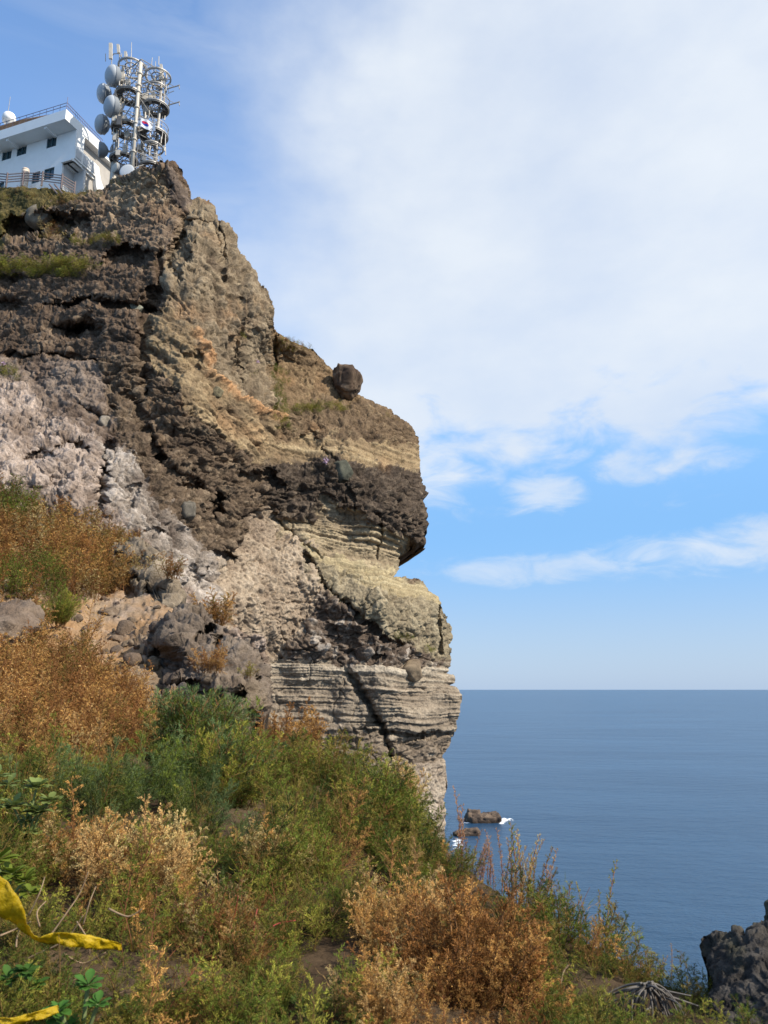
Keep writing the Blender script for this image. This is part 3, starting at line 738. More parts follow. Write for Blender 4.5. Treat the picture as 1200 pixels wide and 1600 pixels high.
r2, _ = relief('lichened_outcrop', R2, 1.3, rbf([(160, 868, 18.6), (212, 840, 19.2), (264, 888, 17.6), (290, 938, 16.4), (236, 968, 15.6), (208, 950, 16.2), (225, 900, 17.3)]),
               outcrop_shader(((120, 106, 88), (156, 142, 122), (66, 56, 48), (142, 126, 98)), .2, 420, 1.7, [(225, 905, 20, 9, .9), (238, 925, 16, 8, .8), (195, 872, 12, 7, .5)]), M_ROCKN, amp=6, round_w=22, round_a=.4, seed=22, skirt=((.5, .2, .02), (1.5, .8, .1), (3, 2, .2)))
tag(r2, 'olive grey lichened rock beside the rust brown brush and pale gully', 'rock')
R3 = [(-80, 960), (-20, 946), (20, 938), (52, 944), (70, 960), (66, 982), (34, 1000), (0, 1012), (-80, 1030)]
r3, _ = relief('smooth_boulder', R3, 1.6, rbf([(-80, 960, 10.4), (20, 938, 10.8), (70, 960, 10.8), (66, 982, 10.5), (0, 1012, 10.0), (-80, 1030, 9.9), (10, 970, 10.3)]),
               outcrop_shader(((112, 96, 82), (136, 120, 104), (74, 62, 54), (150, 108, 72)), .13, 440, 1.5), M_ROCKN, amp=2.5, round_w=24, round_a=.32, seed=23, skirt=((.3, .1, .02), (.8, .5, .1), (1.6, 1.2, .2)))
tag(r3, 'smooth grey boulder with rusty stains at the left edge of the slope', 'rock')
R4 = [(1100, 1466), (1118, 1454), (1138, 1460), (1142, 1446), (1156, 1448), (1166, 1460), (1176, 1442), (1192, 1442), (1197, 1412), (1225, 1395), (1270, 1340), (1360, 1290), (1460, 1300), (1520, 1420), (1540, 1680), (1060, 1680), (1084, 1600), (1104, 1562), (1110, 1520), (1100, 1492)]
r4, _ = relief('dark_lichened_outcrop', R4, 1.6, rbf([(1100, 1466, 3.7), (1200, 1420, 3.7), (1360, 1290, 3.7), (1110, 1520, 3.5), (1060, 1680, 3.0), (1250, 1550, 3.2), (1180, 1500, 3.4), (1500, 1600, 3.2), (1520, 1420, 3.8)]),
               outcrop_shader(((72, 67, 62), (98, 92, 84), (36, 33, 31), (84, 84, 60)), .03, 460, .26), M_ROCKN, amp=6, round_w=34, round_a=.12, seed=24, skirt=((.1, .05, .02), (.35, .2, .06), (.8, .6, .1)))
tag(r4, 'dark shaded knobbly rock rising at the lower right corner', 'rock')


# free-standing boulders
def ico(n=4):
    import bmesh
    bm = bmesh.new(); bmesh.ops.create_icosphere(bm, subdivisions=n, radius=1)
    V = np.array([v.co[:] for v in bm.verts]); Fc = np.array([[v.index for v in f.verts] for f in bm.faces]); bm.free()
    return V, Fc


ICO4 = ico(5); ICO3 = ico(4)


def boulder(name, c, rad, cols, seed, label, cat='rock', rough=.12, angular=.25, sub=ICO4, group=None, stri=0.0, boxy=False, m=None):
    V, Fc = sub; c = np.asarray(c, float); rad = np.asarray(rad, float)
    q = V + seed * 3.1
    f1, e1, c1 = worley(q, 1.1, seed)
    rs = np.random.default_rng(seed); nn = rs.normal(size=(16, 3)); nn /= np.linalg.norm(nn, axis=1, keepdims=True); dd = rs.uniform(.62, .92, 16)
    if boxy: c = c; V = np.sign(V) * np.abs(V) ** .72; V = V / np.linalg.norm(V, axis=1, keepdims=True) * np.minimum(np.linalg.norm(V, axis=1, keepdims=True), 1.3); dd = dd * .2 + .85
    cut = np.min(np.where(V @ nn.T > .05, dd / np.maximum(V @ nn.T, .05), 9.0), 1); cut = np.minimum(cut, 1.15)
    r = cut * (1.0 if boxy else 1.22) + angular * .3 * (.5 - f1) + rough * fbm(q, .7, 5, seed, .55) + rough * .4 * fbm(q, .14, 3, seed + 4)
    if stri: r = r + stri * fbm(q * np.array([3.5, 3.5, .5]), 1.0, 4, seed + 8)
    P = c + V * r[:, None] * rad
    cm, cl, cd = (lin(k, .95) for k in cols)
    t = fbm(q, .5, 4, seed + 6, .6)[:, None]
    col = cm + (cl - cm) * np.clip(t * 1.6, 0, 1) + (cd - cm) * np.clip(-t * 1.6, 0, 1)
    o = mesh(name, P, Fc, m or M_ROCKN, col=np.clip(col, .01, .8), base=c)
    return tag(o, label, cat, group)


BR = ((92, 76, 62), (140, 120, 100), (70, 58, 52))
boulder('perched_boulder', atY(543, 597, 80), (1.5, 1.3, 1.6), BR, 11, 'squarish brown boulder perched on the skyline ledge of the cliff', 'boulder', .16, .3, stri=.16, boxy=True)
p, _ = cl_look(534, 736)
boulder('embedded_boulder', p + [0, .35, 0], (1.0, 1.0, 1.05), ((88, 88, 76), (112, 110, 94), (64, 62, 56)), 12, 'round dark green boulder stuck in the dark upper layer of the cliff', 'boulder', .07, .06, boxy=True)
for (x, y, rr, sd_, cols, lab) in [
    (62, 336, (1.2, .9, 1.1), 13, ((128, 120, 106), (150, 142, 126), (92, 84, 74)), 'angular grey boulder over the dark hollow below the building fence'),
    (292, 345, (1.0, .8, .75), 14, ((160, 140, 112), (184, 164, 134), (120, 102, 82)), 'tan slab boulder under the cliff pinnacle'),
    (163, 664, (.62, .6, .55), 15, ((140, 130, 116), (168, 158, 144), (100, 92, 82)), 'pale grey boulder at the top of the white gully'),
    (292, 797, (.55, .4, .75), 16, ((100, 94, 84), (122, 114, 102), (76, 70, 62)), 'smooth grey stone in the brown band above the white gully'),
    (336, 614, (.5, .5, .5), 17, ((128, 118, 92), (150, 138, 110), (92, 84, 68)), 'rounded olive stone below the orange seam'),
    (122, 497, (.45, .4, .32), 18, ((128, 106, 84), (150, 128, 100), (90, 74, 60)), 'brown cobble in the dark ledge at the left of the cliff'),
    (212, 482, (.5, .4, .5), 19, ((132, 132, 118), (150, 150, 134), (100, 98, 88)), 'small green grey stone in the dark left cliff face'),
    (640, 1050, (1.2, .9, .9), 20, ((128, 112, 92), (152, 134, 110), (92, 78, 66)), 'layered brown boulder resting above the striped lower cliff layer')]:
    p, nn_ = cl_look(x, y)
    boulder('boulder', p + np.array([0, .3, 0]) * rr[1], rr, cols, sd_, lab, 'boulder', .1, .35, ICO3)
p, _ = ns_look(121, 1008)
for (x, y, r_, sd_, lab) in [(120, 1006, .10, 31, 'small round brown stone on the bare sandy patch'), (140, 985, .15, 32, 'rough grey stone above the bare sandy patch'), (215, 1075, .16, 33, 'pale pitted stone left of the large grey rock'),
                             (170, 960, .2, 34, 'grey stone on the sandy bank under the rust brown brush'), (500, 1345, .1, 35, 'small stone in the green weeds below the cliff foot'), (205, 1140, .18, 36, 'grey slab at the edge of the dry weeds')]:
    p, _n = ns_look(x, y)
    if not np.isnan(p[0]): boulder('stone', p - [0, 0, r_ * .25], (r_, r_, r_ * .7), ((110, 94, 78), (140, 124, 106), (74, 62, 52)), sd_, lab, 'rock', .2, .4, ICO3)

def rubble():
    rng = np.random.default_rng(8); V0, F0 = ico(3); V = []; Fc = []; cc = []; n = 0
    x = rng.uniform(70, 330, 900); y = rng.uniform(935, 1150, 900); P, _ = ns_look(x, y)
    for k in range(900):
        if np.isnan(P[k, 0]) or (x[k] < 120 and y[k] > 1010) or len(V) > 260: continue
        r = .03 * rng.pareto(2.0) + .03; r = min(r, .16); nn = rng.normal(size=(9, 3)); nn /= np.linalg.norm(nn, axis=1, keepdims=True); dd = rng.uniform(.45, .85, 9)
        c = np.min(np.where(V0 @ nn.T > .05, dd / np.maximum(V0 @ nn.T, .05), 9.0), 1); c = np.minimum(c, 1.2)
        V.append(P[k] + V0 * c[:, None] * r * rng.uniform(.6, 1.2, 3)); Fc.append(F0 + n); n += len(V0)
        cc.append(np.tile(lin((118, 103, 88), .95) * rng.uniform(.6, 1.3) * np.array([1, rng.uniform(.93, 1), rng.uniform(.85, 1)]), (len(V0), 1)))
    tag(mesh('rubble', np.concatenate(V), np.concatenate(Fc), M_ROCKN, col=np.concatenate(cc)), 'loose angular stones scattered over the sandy bank beside the pitted rock', 'stones', kind='stuff')


rubble()

# sea rocks
SR = ((84, 72, 62), (112, 96, 80), (58, 50, 46))
def sea_rock(px, py, blocks, seed, label):
    d = ray(px, py); P0 = CAM + d * (-30 / d[2]); V = []; Fc = []; n = 0
    for (dx, dy, rx, ry, rz) in blocks:
        v, f = ICO4; q = v + seed + dx
        f1, e1, c1 = worley(q, .8, seed)
        r = 1 + .35 * (.5 - f1) + .22 * fbm(q, .5, 5, seed, .6)
        s = np.sign(v) * np.abs(v) ** .6
        V.append(P0 + np.array([dx, dy, 0]) + s * r[:, None] * np.array([rx, ry, rz])); Fc.append(f + n); n += len(v)
    V = np.concatenate(V); Fc = np.concatenate(Fc); t = fbm(V, 1.6, 4, seed)[:, None]
    cm, cl, cd = (lin(k, 1.4) for k in SR); col = cm + (cl - cm) * np.clip(t * 1.5, 0, 1) + (cd - cm) * np.clip(-t * 1.5, 0, 1)
    col = np.where(V[:, 2:3] < .5, col * .6, col)
    return tag(mesh('sea_rock', V, Fc, M_ROCK, col=col, smooth=True, base=P0), label, 'rock')


sea_rock(757, 1284, [(-2.4, 0, 2.0, 2.2, 2.6), (1.2, .6, 2.6, 2.6, 1.9), (-.6, -.6, 2.2, 1.8, 1.5), (2.2, .4, 1.7, 2.0, 2.0)], 5, 'brown two-lobed rock standing in the sea right of the cliff')
sea_rock(728, 1305, [(-.8, 0, 1.8, 1.6, .9), (1.2, .3, 1.8, 1.4, 1.3)], 6, 'low dark sea rock behind the flowering weeds')
M_FOAM = mat('foam', (.8, .84, .86), .6, var=.1)


def foam(spots, name='foam'):
    rng = np.random.default_rng(5); V = []; Fc = []
    for (px, py, rx, ry, n) in spots:
        for _ in range(n):
            x = px + rng.normal() * rx; y = py + rng.normal() * ry; d = ray(x, y); P = CAM + d * (-30 / d[2]); s = rng.uniform(.12, .5); b0 = len(V)
            k = 7; V.append(P + [0, 0, .1 + s * .2])
            for j in range(k):
                g = j / k * 6.283; r = s * rng.uniform(.5, 1.3); V.append(P + np.array([r * 1.5 * math.cos(g), r * math.sin(g), .03]))
            Fc += [(b0, b0 + 1 + j, b0 + 1 + (j + 1) % k) for j in range(k)]
    tag(mesh(name, V, np.array(Fc), M_FOAM), 'white foam breaking round the sea rocks', 'foam', kind='stuff')


foam([(784, 1284, 4, 1.2, 26), (792, 1281, 5, 1.0, 12), (716, 1318, 3.0, 4, 30), (735, 1286, 6, .6, 5)])

# ------------------------------------------------------------------ building
def building():
    a = math.radians(20.5)
    e1 = np.array([-math.cos(a), math.sin(a), 0]); e2 = np.array([math.sin(a), math.cos(a), 0]); ez = np.array([0, 0, 1.])
    K = atY(103.5, 170.5, 75)
    Q = lambda x, y, z: K + e1 * x + e2 * y + ez * z
    base = Q(8, 6, -10)
    B = empty('white_building', base, 'white two-storey hilltop building with overhanging flat roof and small dark windows', 'building')
    def bx(mb, x0, x1, y0, y1, z0, z1):
        return mb.hexa([Q(x0, y0, z0), Q(x1, y0, z0), Q(x1, y1, z0), Q(x0, y1, z0), Q(x0, y0, z1), Q(x1, y0, z1), Q(x1, y1, z1), Q(x0, y1, z1)])
    def box(name, m, x0, x1, y0, y1, z0, z1, parent=B): return bx(MB(), x0, x1, y0, y1, z0, z1).out(name, m, parent)
    L = 26
    WIN = [(9.72, 11.2, -2.45, -.95), (7.4, 8.9, -2.45, -.95), (2.9, 4.35, -2.62, -1.15), (2.75, 4.25, -6.9, -5.45), (4.85, 6.0, -6.9, -5.45), (10.3, 11.8, -6.9, -5.45), (13.2, 14.7, -2.45, -.95)]
    # front wall with real openings: strips between the windows
    wb = MB(); W0, W1 = 1.85, 2.1
    xsn = sorted({0.0, 1.6, L} | {v for w_ in WIN for v in w_[:2]}); zs = sorted({-5.4, -1.27} | {v for w_ in WIN for v in w_[2:]} | {-9.8})
    for i in range(len(xsn) - 1):
        for j in range(len(zs) - 1):
            x0, x1, z0, z1 = xsn[i], xsn[i + 1], zs[j], zs[j + 1]; cx, cz = (x0 + x1) / 2, (z0 + z1) / 2
            if any(w_[0] < cx < w_[1] and w_[2] < cz < w_[3] for w_ in WIN): continue
            if cz < -5.4 and cx < 1.6: continue
            if cz > -1.27: continue
            if cz < -5.4 and x0 < 1.6: x0 = 1.6
            bx(wb, x0, x1, W0, W1, z0, z1)
    bx(wb, 0, .25, W1, 3.2, -5.4, -1.27)
    wb.out('front_wall', M_WHITE, B)
    for (x0, x1, z0, z1) in WIN:
        f = MB(); t = .09
        bx(f, x0, x1, W0 + .06, W0 + .16, z0, z0 + t); bx(f, x0, x1, W0 + .06, W0 + .16, z1 - t, z1); bx(f, x0, x0 + t, W0 + .06, W0 + .16, z0 + t, z1 - t); bx(f, x1 - t, x1, W0 + .06, W0 + .16, z0 + t, z1 - t)
        bx(f, (x0 + x1) / 2 - .03, (x0 + x1) / 2 + .03, W0 + .07, W0 + .15, z0 + t, z1 - t)
        fo = f.out('window', M_FRAME, B)
        box('pane', M_GLASS, x0 + t, x1 - t, W0 + .17, W0 + .2, z0 + t, z1 - t, fo)
    # roof slab: fascia, soffit
    r = MB(); bx(r, 0.0, L, 0, .22, -1.27, 0); bx(r, 0, .22, .22, 6.1, -1.27, .0); bx(r, .22, L, .22, 12, -1.25, -.95); r.out('roof', M_WHITE, B)
    for x in (2.9, 8.6, 14.3): bx(MB(), x, x + .35, .22, W0, -1.5, -1.25).out('soffit_rib', M_WHITE, B)
    # side: recess wall, balcony, lower storey
    box('side_wall', M_CONC, .9, 1.15, 2.1, 11.5, -5.4, -1.25); box('rear_wall', M_CONC, .9, 1.15, 6.05, 11.5, -9.8, -5.4)
    bl = MB(); bx(bl, -.14, .1, 1.85, 5.3, -5.1, -3.5); bx(bl, .1, 1.6, 1.6, 5.3, -5.4, -5.12); bl.out('balcony', M_WHITE, B)
    pn = MB()
    for y in (1.95, 3.15, 4.3): bx(pn, -.2, -.142, y, y + .85, -4.85, -3.8)
    pn.out('balcony_panel', M_GREYW, B)
    lw = MB(); bx(lw, 1.6, 1.85, W1, 3.9, -9.8, -5.4); bx(lw, .1, 1.6, 3.7, 3.9, -9.8, -5.4); bx(lw, .02, .28, 3.6, 3.9, -9.8, -5.1)
    lw.out('lower_wall', M_GREYW, B)
    box('lower_panel', M_CONC, .35, .5, 3.9, 6.0, -9.8, -5.1)
    # curved buttress at the back right
    cb = MB(); pr = [(5.3, -3.5, 5.75, -3.5), (5.32, -5.1, 5.95, -4.2), (5.5, -6.0, 6.3, -5.0), (5.9, -7.0, 7.0, -5.9), (6.6, -8.4, 8.2, -6.9), (7.0, -9.8, 9.6, -8.6), (7.0, -10.6, 9.6, -10.6)]
    for k in range(len(pr) - 1):
        y0, z0, y1, z1 = pr[k]; y2, z2, y3, z3 = pr[k + 1]
        cb.hexa([Q(-.1, y0, z0), Q(.35, y0, z0), Q(.35, y2, z2), Q(-.1, y2, z2), Q(-.1, y1, z1), Q(.35, y1, z1), Q(.35, y3, z3), Q(-.1, y3, z3)])
    cb.out('curved_buttress', M_WHITE, B)
    # slatted screen behind the fascia
    sb = MB(); x = 1.0
    while x < L:
        h = .12 + min(1.0, x * .14); bx(sb, x, x + .13, .45, .52, -.9, h + .0); x += .2
    bx(sb, .8, L, .52, .58, -.2, .0); sb.out('slat_screen', M_SLAT, B)
    rl = MB()
    for z in (.55, .95): rl.tube([Q(L, .15, z + .55), Q(0.05, .1, z)], .035, 6); rl.tube([Q(0.05, .1, z), Q(.05, 6.1, z - .45 + .0)], .035, 6)
    for x in np.arange(0.05, L, 1.0): rl.tube([Q(x, .12, -.3), Q(x, .12, .95 + x * .02)], .022, 5)
    for y in np.arange(.1, 6.2, .28): rl.tube([Q(.05, y, -.05), Q(.05, y, .95 - y * .07)], .018, 5)
    rl.tube([Q(0.05, .1, 0), Q(.05, .1, 1.7)], .03, 6)
    rl.out('roof_railing', M_RAIL, B)
    rc_ = atY(14, 186, 80); MB().revolve(rc_, ez, [(.3, -1.9), (.3, -.5), (.7, -.45), (.78, 0), (.74, .35), (.6, .62), (.35, .8), (0, .88)], 24).out('radome', M_WHITE, B, True)
    an = MB(); p = atY(10.5, 190, 82); an.tube([p + [0, 0, -3], p, p + [.05, 0, 3.6]], .06, 6, r1=.03); an.out('whip_antenna', M_STEEL, B)
    hb = MB(); bx(hb, 12.6, 20, 3.5, 8, -.9, 3.2); hb.out('roof_hut', M_WHITE, B)
    # cylindrical tank in front of the wall
    tk = MB(); c = Q(5.7, .6, -8.6); prf = [(0, 2.75), (.35, 2.72), (.42, 2.62)]
    for k in range(7):
        z = 2.6 - k * .38; prf += [(.42, z - .04), (.38, z - .1), (.38, z - .16), (.42, z - .22)]
    prf += [(.42, -.2), (0, -.2)]
    T = empty('ribbed_tank', c, 'slim ribbed cream tank standing between the fence and the white wall', 'tank')
    tk.revolve(c, ez, prf, 20).out('tank_body', M_TANK, T, True)
    MB().revolve(c, ez, [(0, 2.95), (.12, 2.93), (.14, 2.72), (.14, 2.7)], 12).out('lid', M_STEEL, T)


building()


def fence():
    # posts measured along the plateau rim
    pts = [(-70, 287, 74), (-20, 283, 74), (10, 286, 73), (35.5, 284, 73), (65.5, 284, 72.6), (96, 288, 72), (116, 300, 73.2)]
    P = [atY(x, y, Y) for x, y, Y in pts]
    T = empty('wooden_fence', P[3], 'weathered four-rail wooden fence on the rim in front of the white building', 'fence')
    hh = 1.25
    for p in P:
        MB().tube([p + [0, 0, -.5], p + [0, 0, hh]], .1, 6).out('post', M_FENCE, T)
    for k in range(len(P) - 1):
        for h in (.12, .42, .74, 1.06):
            a, b = P[k] + [0, 0, h], P[k + 1] + [0, 0, h]; d = (b - a) / np.linalg.norm(b - a); n = np.array([-d[1], d[0], 0]) * .03; u = np.array([0, 0, .05]); a = a + d * .08; b = b - d * .08
            MB().hexa([a - n - u, b - n - u, b + n - u, a + n - u, a - n + u, b - n + u, b + n + u, a + n + u]).out('rail', M_FENCE, T)
    q = MB(); a = atY(77, 288, 71.8); b = atY(90, 303, 71.2)
    st = empty('fence_prop', b, 'slanting pale timber prop below the fence corner', 'prop')
    for dx in (0, .55): q = MB(); q.tube([a + [dx, 0, 0], b + [dx, 0, 0]], .09, 6); q.out('strut', M_FENCE, st)


fence()


# ------------------------------------------------------------------ antenna tower
def tower():
    D = 74.0
    T3 = lambda x, y, dy=0.0: atY(x, y, D + dy)
    base = T3(204, 290)
    T = empty('antenna_tower', base, 'steel antenna tower with ring platforms, grey drum dishes and a tan front mast', 'tower')
    zt = lambda y: atY(204, y, D)[2]
    X = [T3(172, 290), T3(204, 290, -1.8), T3(240, 290)]
    cl, cf, cr = [np.array([p[0], p[1], 0]) for p in X]
    cl = cl + [0.15, .3, 0]; cb = np.array([(cl[0] + cr[0]) / 2, D + 2.2, 0])
    z0, z1 = zt(300), zt(112)
    def at(c, z): return np.array([c[0], c[1], z])
    # masts
    mb = MB().tube([at(cf, z0), at(cf, zt(118))], .2, 14)
    for y in (135, 153, 163, 187, 211, 236, 255): mb.ring(at(cf, zt(y)), .23, .06, n=16, h=.09)
    mb.out('front_mast', M_TAN, T, True)
    for c, yt, m in ((cl, 100, M_TAN), (cr, 112, M_STEEL), (cb, 112, M_STEEL)):
        MB().tube([at(c, z0 - 1), at(c, zt(yt))], .17, 12).out('column', m, T, True)
    tk = MB().tube([at(cl, z0 - 1), at(cl, zt(252))], .33, 14); tk.out('foot_column', M_TAN, T, True)
    # ring platforms, left and right clusters
    lc = cl * .62 + cf * .38 + [0, .7, 0]; rc = cr * .74 + cf * .26 + [0, .6, 0]
    rng = random.Random(4)
    def platform(c, y, R, deck, rail):
        z = zt(y); q = at(c, z); m = MB()
        m.ring(q, R, .07, n=36, h=.10); m.ring(q, R * .52, .05, n=24); m.ring(q - [0, 0, .16], R * .98, .03, n=36)
        for k in range(6):
            g = k * math.pi / 3 + .3; d = np.array([math.cos(g), math.sin(g), 0]); m.tube([q + d * .1, q + d * R], .05, 6)
        po = m.out('platform', M_STEEL, T)
        if deck:
            dk = MB().revolve(q + [0, 0, .05], (0, 0, 1), [(R * .5, 0), (R * .97, 0), (R * .97, .05), (R * .5, .05), (R * .5, 0)], 32); dk.out('grating', M_DARKST, po)
        if rail:
            r = MB(); r.ring(q + [0, 0, 1.05], R, .03, n=36, k=5); r.ring(q + [0, 0, .55], R, .022, n=36, k=5)
            for k in range(18):
                g = k * math.pi / 9; d = np.array([math.cos(g), math.sin(g), 0]) * R; r.tube([q + d, q + d + [0, 0, 1.05]], .022, 5)
            r.out('railing', M_STEEL, po)
    for y, R, dk, rl in ((104, 1.5, False, False), (148, 1.5, True, True), (200, 1.65, True, True), (249, 1.5, True, True)):
        platform(lc, y, R, dk, rl)
    for y, R, dk, rl in ((119, 1.4, False, False), (137, 1.0, False, False), (168, 1.45, True, True), (211, 1.55, True, True), (230, 1.15, False, False), (261, 1.2, True, True)):
        platform(rc, y, R, dk, rl)
    # braces between the masts
    br = MB(); cs = [cl, cf, cr, cb]
    lev = [zt(y) for y in (112, 140, 168, 196, 224, 252, 280)]
    for i in range(4):
        a, b = cs[i], cs[(i + 1) % 4]
        for k in range(len(lev) - 1):
            br.tube([at(a, lev[k]), at(b, lev[k + 1])] if (k + i) % 2 else [at(b, lev[k]), at(a, lev[k + 1])], .05, 6); br.tube([at(a, lev[k]), at(b, lev[k])], .05, 6)
    br.out('brace', M_STEEL, T)
    # ladder inside
    ld = MB(); c = (cf + cb) / 2
    for s in (-.22, .22): ld.tube([at(c + [s, 0, 0], z0), at(c + [s, 0, 0], z1)], .03, 5)
    for z in np.arange(z0, z1, .33): ld.tube([at(c + [-.22, 0, 0], z), at(c + [.22, 0, 0], z)], .02, 5)
    ld.out('ladder', M_DARKST, T)
    # equipment boxes and cable bundles
    for (x, y, dy, s) in ((179, 186, -1.3, .42), (187, 190, -1.4, .5), (195, 186, -1.2, .4), (185, 240, -1.2, .45), (191, 122, -.8, .5), (200, 130, -.6, .45), (188, 172, -1, .4), (196, 232, -.8, .4), (226, 152, -1, .4), (235, 155, -.8, .35), (228, 170, -.4, .5), (240, 150, 0, .4), (180, 215, -.8, .38), (199, 212, 0, .5), (224, 246, -.8, .4), (180, 151, -1.2, .35), (214, 196, -.2, .6), (218, 232, 0, .5)):
        p = T3(x, y, dy); h = s * rng.uniform(.7, 1.3); v = [p + np.array([a, b, c_]) for c_ in (-h, h) for a, b in ((-s / 2, -s / 2), (s / 2, -s / 2), (s / 2, s / 2), (-s / 2, s / 2))]
        MB().hexa([v[0], v[3], v[2], v[1], v[4], v[7], v[6], v[5]]).out('equipment_box', rng.choice([M_TAN, M_STEEL, M_TAN, M_DARKST]), T)
    cbm = MB()
    for k in range(16):
        c = [cl, cf, cb, cr][k % 4]; off = np.array([rng.uniform(-.5, .5), rng.uniform(-.3, .5), 0]); pts = []
        za = zt(rng.choice([110, 140, 165, 190])); zb = z0
        for j in range(9): pts.append(at(c + off + [rng.uniform(-.08, .08), rng.uniform(-.08, .08), 0], za + (zb - za) * j / 8))
        cbm.tube(pts, .035, 5)
    cbm.out('cable', M_DARKST, T)
    # dishes: radome drum on a back mount, facing left and towards us
    def dish(px, py, rp, dy, az, el, m=M_DISH, dome=.62):
        c = T3(px, py, dy); R = rp / 13.7
        ax = np.array([math.sin(math.radians(az)) * math.cos(math.radians(el)), -math.cos(math.radians(az)) * math.cos(math.radians(el)), math.sin(math.radians(el))])
        prf = [(R * math.cos(t), R * dome * math.sin(t)) for t in np.linspace(0, math.pi / 2, 14)]
        o = MB().revolve(c, ax, prf, 36).out('dish', m, T, True)
        MB().revolve(c, ax, [(R * 1.0, 0), (R * 1.04, -.03), (R * 1.04, -.16), (R * .98, -.22), (R * .98, -.5), (R * .55, -.85), (.12, -1.0), (.0, -1.0)], 36).out('drum', M_DRUM, o, True)
        MB().tube([c - ax * .9, c - ax * 1.6], .12, 8).tube([c - ax * 1.3 + [0, 0, -.9], c - ax * 1.3 + [0, 0, .9]], .09, 8).out('mount', M_STEEL, o)
    dish(175, 118, 15.5, -1.6, -48, -6)
    dish(160.5, 146, 14.5, 1.0, -62, -6)
    dish(173, 166, 15.5, -1.6, -50, -6)
    dish(157.5, 194, 14.5, 1.0, -58, -6)
    dish(155, 234, 11.5, .5, -70, -4, M_DISH, .12)
    dish(198, 267, 11.0, -2.4, -8, 2, M_DISHW, .1)
    dish(180, 262, 8.0, -1.2, -40, 0, M_TAN, .3)
    # panel antennas above the left ring
    for (x, y0_, y1_, dx, w_) in ((173, 68, 92, 0, .36), (185.5, 70, 83, 1.6, .3), (196.5, 81, 92, .5, .28), (252, 101, 124, .5, .28)):
        a = T3(x, y1_, -.3); b = T3(x + dx * -.6, y0_, -.3); d = b - a
        v = [a + [-w_ / 2, -.12, 0], a + [w_ / 2, -.12, 0], a + [w_ / 2, .12, 0], a + [-w_ / 2, .12, 0]]; v2 = [p + d for p in v]
        o = MB().hexa(v + v2).out('panel_antenna', M_TAN, T)
        MB().tube([a + [.1, .25, -1.6], a + d + [.1, .25, -.1]], .06, 8).out('mast_pipe', M_STEEL, o)
    fr = MB().tube([T3(172, 92), T3(178, 84), T3(186, 84), T3(192, 92), T3(197, 96)], .05, 6)
    fr.out('antenna_frame', M_STEEL, T)
    MB().tube([T3(204, 112), T3(205, 90), T3(205.5, 66)], .07, 8, r1=.025).out('whip', M_TAN, T)
    MB().tube([T3(250, 114, .3), T3(251, 122, .3)], .1, 8).out('mast_pipe', M_STEEL, T)
    # right outrigger with yagi antennas
    og = MB().tube([T3(222, 131), T3(240, 126), T3(258, 125)], .09, 8).tube([T3(226, 172), T3(244, 172), T3(252, 172), T3(256, 170)], .09, 8)
    og.tube([T3(257, 124), T3(257, 172)], .07, 8).tube([T3(253, 132), T3(252, 166)], .05, 8).tube([T3(243, 126), T3(246, 150), T3(243, 170)], .03, 6)
    og.tube([T3(246, 117), T3(250, 113), T3(254, 117)], .03, 6)
    og.out('outrigger', M_STEEL, T)
    for (y, dy) in ((139, 0), (165, 0)):
        a = T3(257, y + 1); b = T3(281, y - 6); m = MB().tube([a, b], .07, 6)
        for t in (.35, .95):
            c = a + (b - a) * t; u = np.array([-.55, .8, .55]) if t < .9 else np.array([.25, -.6, -.95])
            m.tube([c, c + u * (1.15 if t > .9 else 1.25)], .045, 5); m.tube([c, c - u * (.1 if t < .9 else .3)], .03, 5)
        m.tube([T3(263, y - 9), T3(274, y - 3)], .03, 5)
        m.out('yagi_antenna', M_STEEL, T)
    y2 = MB().tube([T3(220, 100), T3(234, 102), T3(246, 112)], .03, 6)
    for x in (222, 228, 233, 238): y2.tube([T3(x, 101), T3(x - .5, 116)], .015, 5)
    y2.out('comb_antenna', M_STEEL, T)
    # dense small hardware round the rings
    for (xa, ya, xb, yb) in ((236, 108, 238, 90), (243, 112, 243, 96), (258, 128, 264, 118), (262, 146, 272, 142), (256, 150, 266, 158), (240, 200, 241, 252), (245, 190, 246, 250), (248, 150, 262, 148), (214, 112, 214, 98), (228, 116, 230, 102), (190, 96, 190, 84), (165, 96, 165, 84), (238, 178, 250, 180), (252, 132, 262, 126)):
        MB().tube([T3(xa, ya, .2), T3(xb, yb, .2)], .04, 6).out('aerial', M_STEEL, T)
    for k in range(95):
        c = lc if k % 2 else rc; g = rng.uniform(0, 6.28); R = rng.uniform(.4, 1.95); z = zt(rng.uniform(112, 262))
        p = at(c + np.array([math.cos(g) * R, math.sin(g) * R, 0]), z); MB().tube([p, p + [rng.uniform(-.1, .1), 0, rng.uniform(.4, 1.5)]], rng.uniform(.03, .09), 6).out('pipe', rng.choice([M_TAN, M_STEEL]), T)
    # flag hung on the platform railing
    p0 = T3(211, 181, -2.0); p1 = T3(242.5, 192, -2.0); p2 = T3(243.5, 206, -2.1); p3 = T3(211.5, 196, -2.1)
    NX, NY = 90, 60; V = []; cc = []
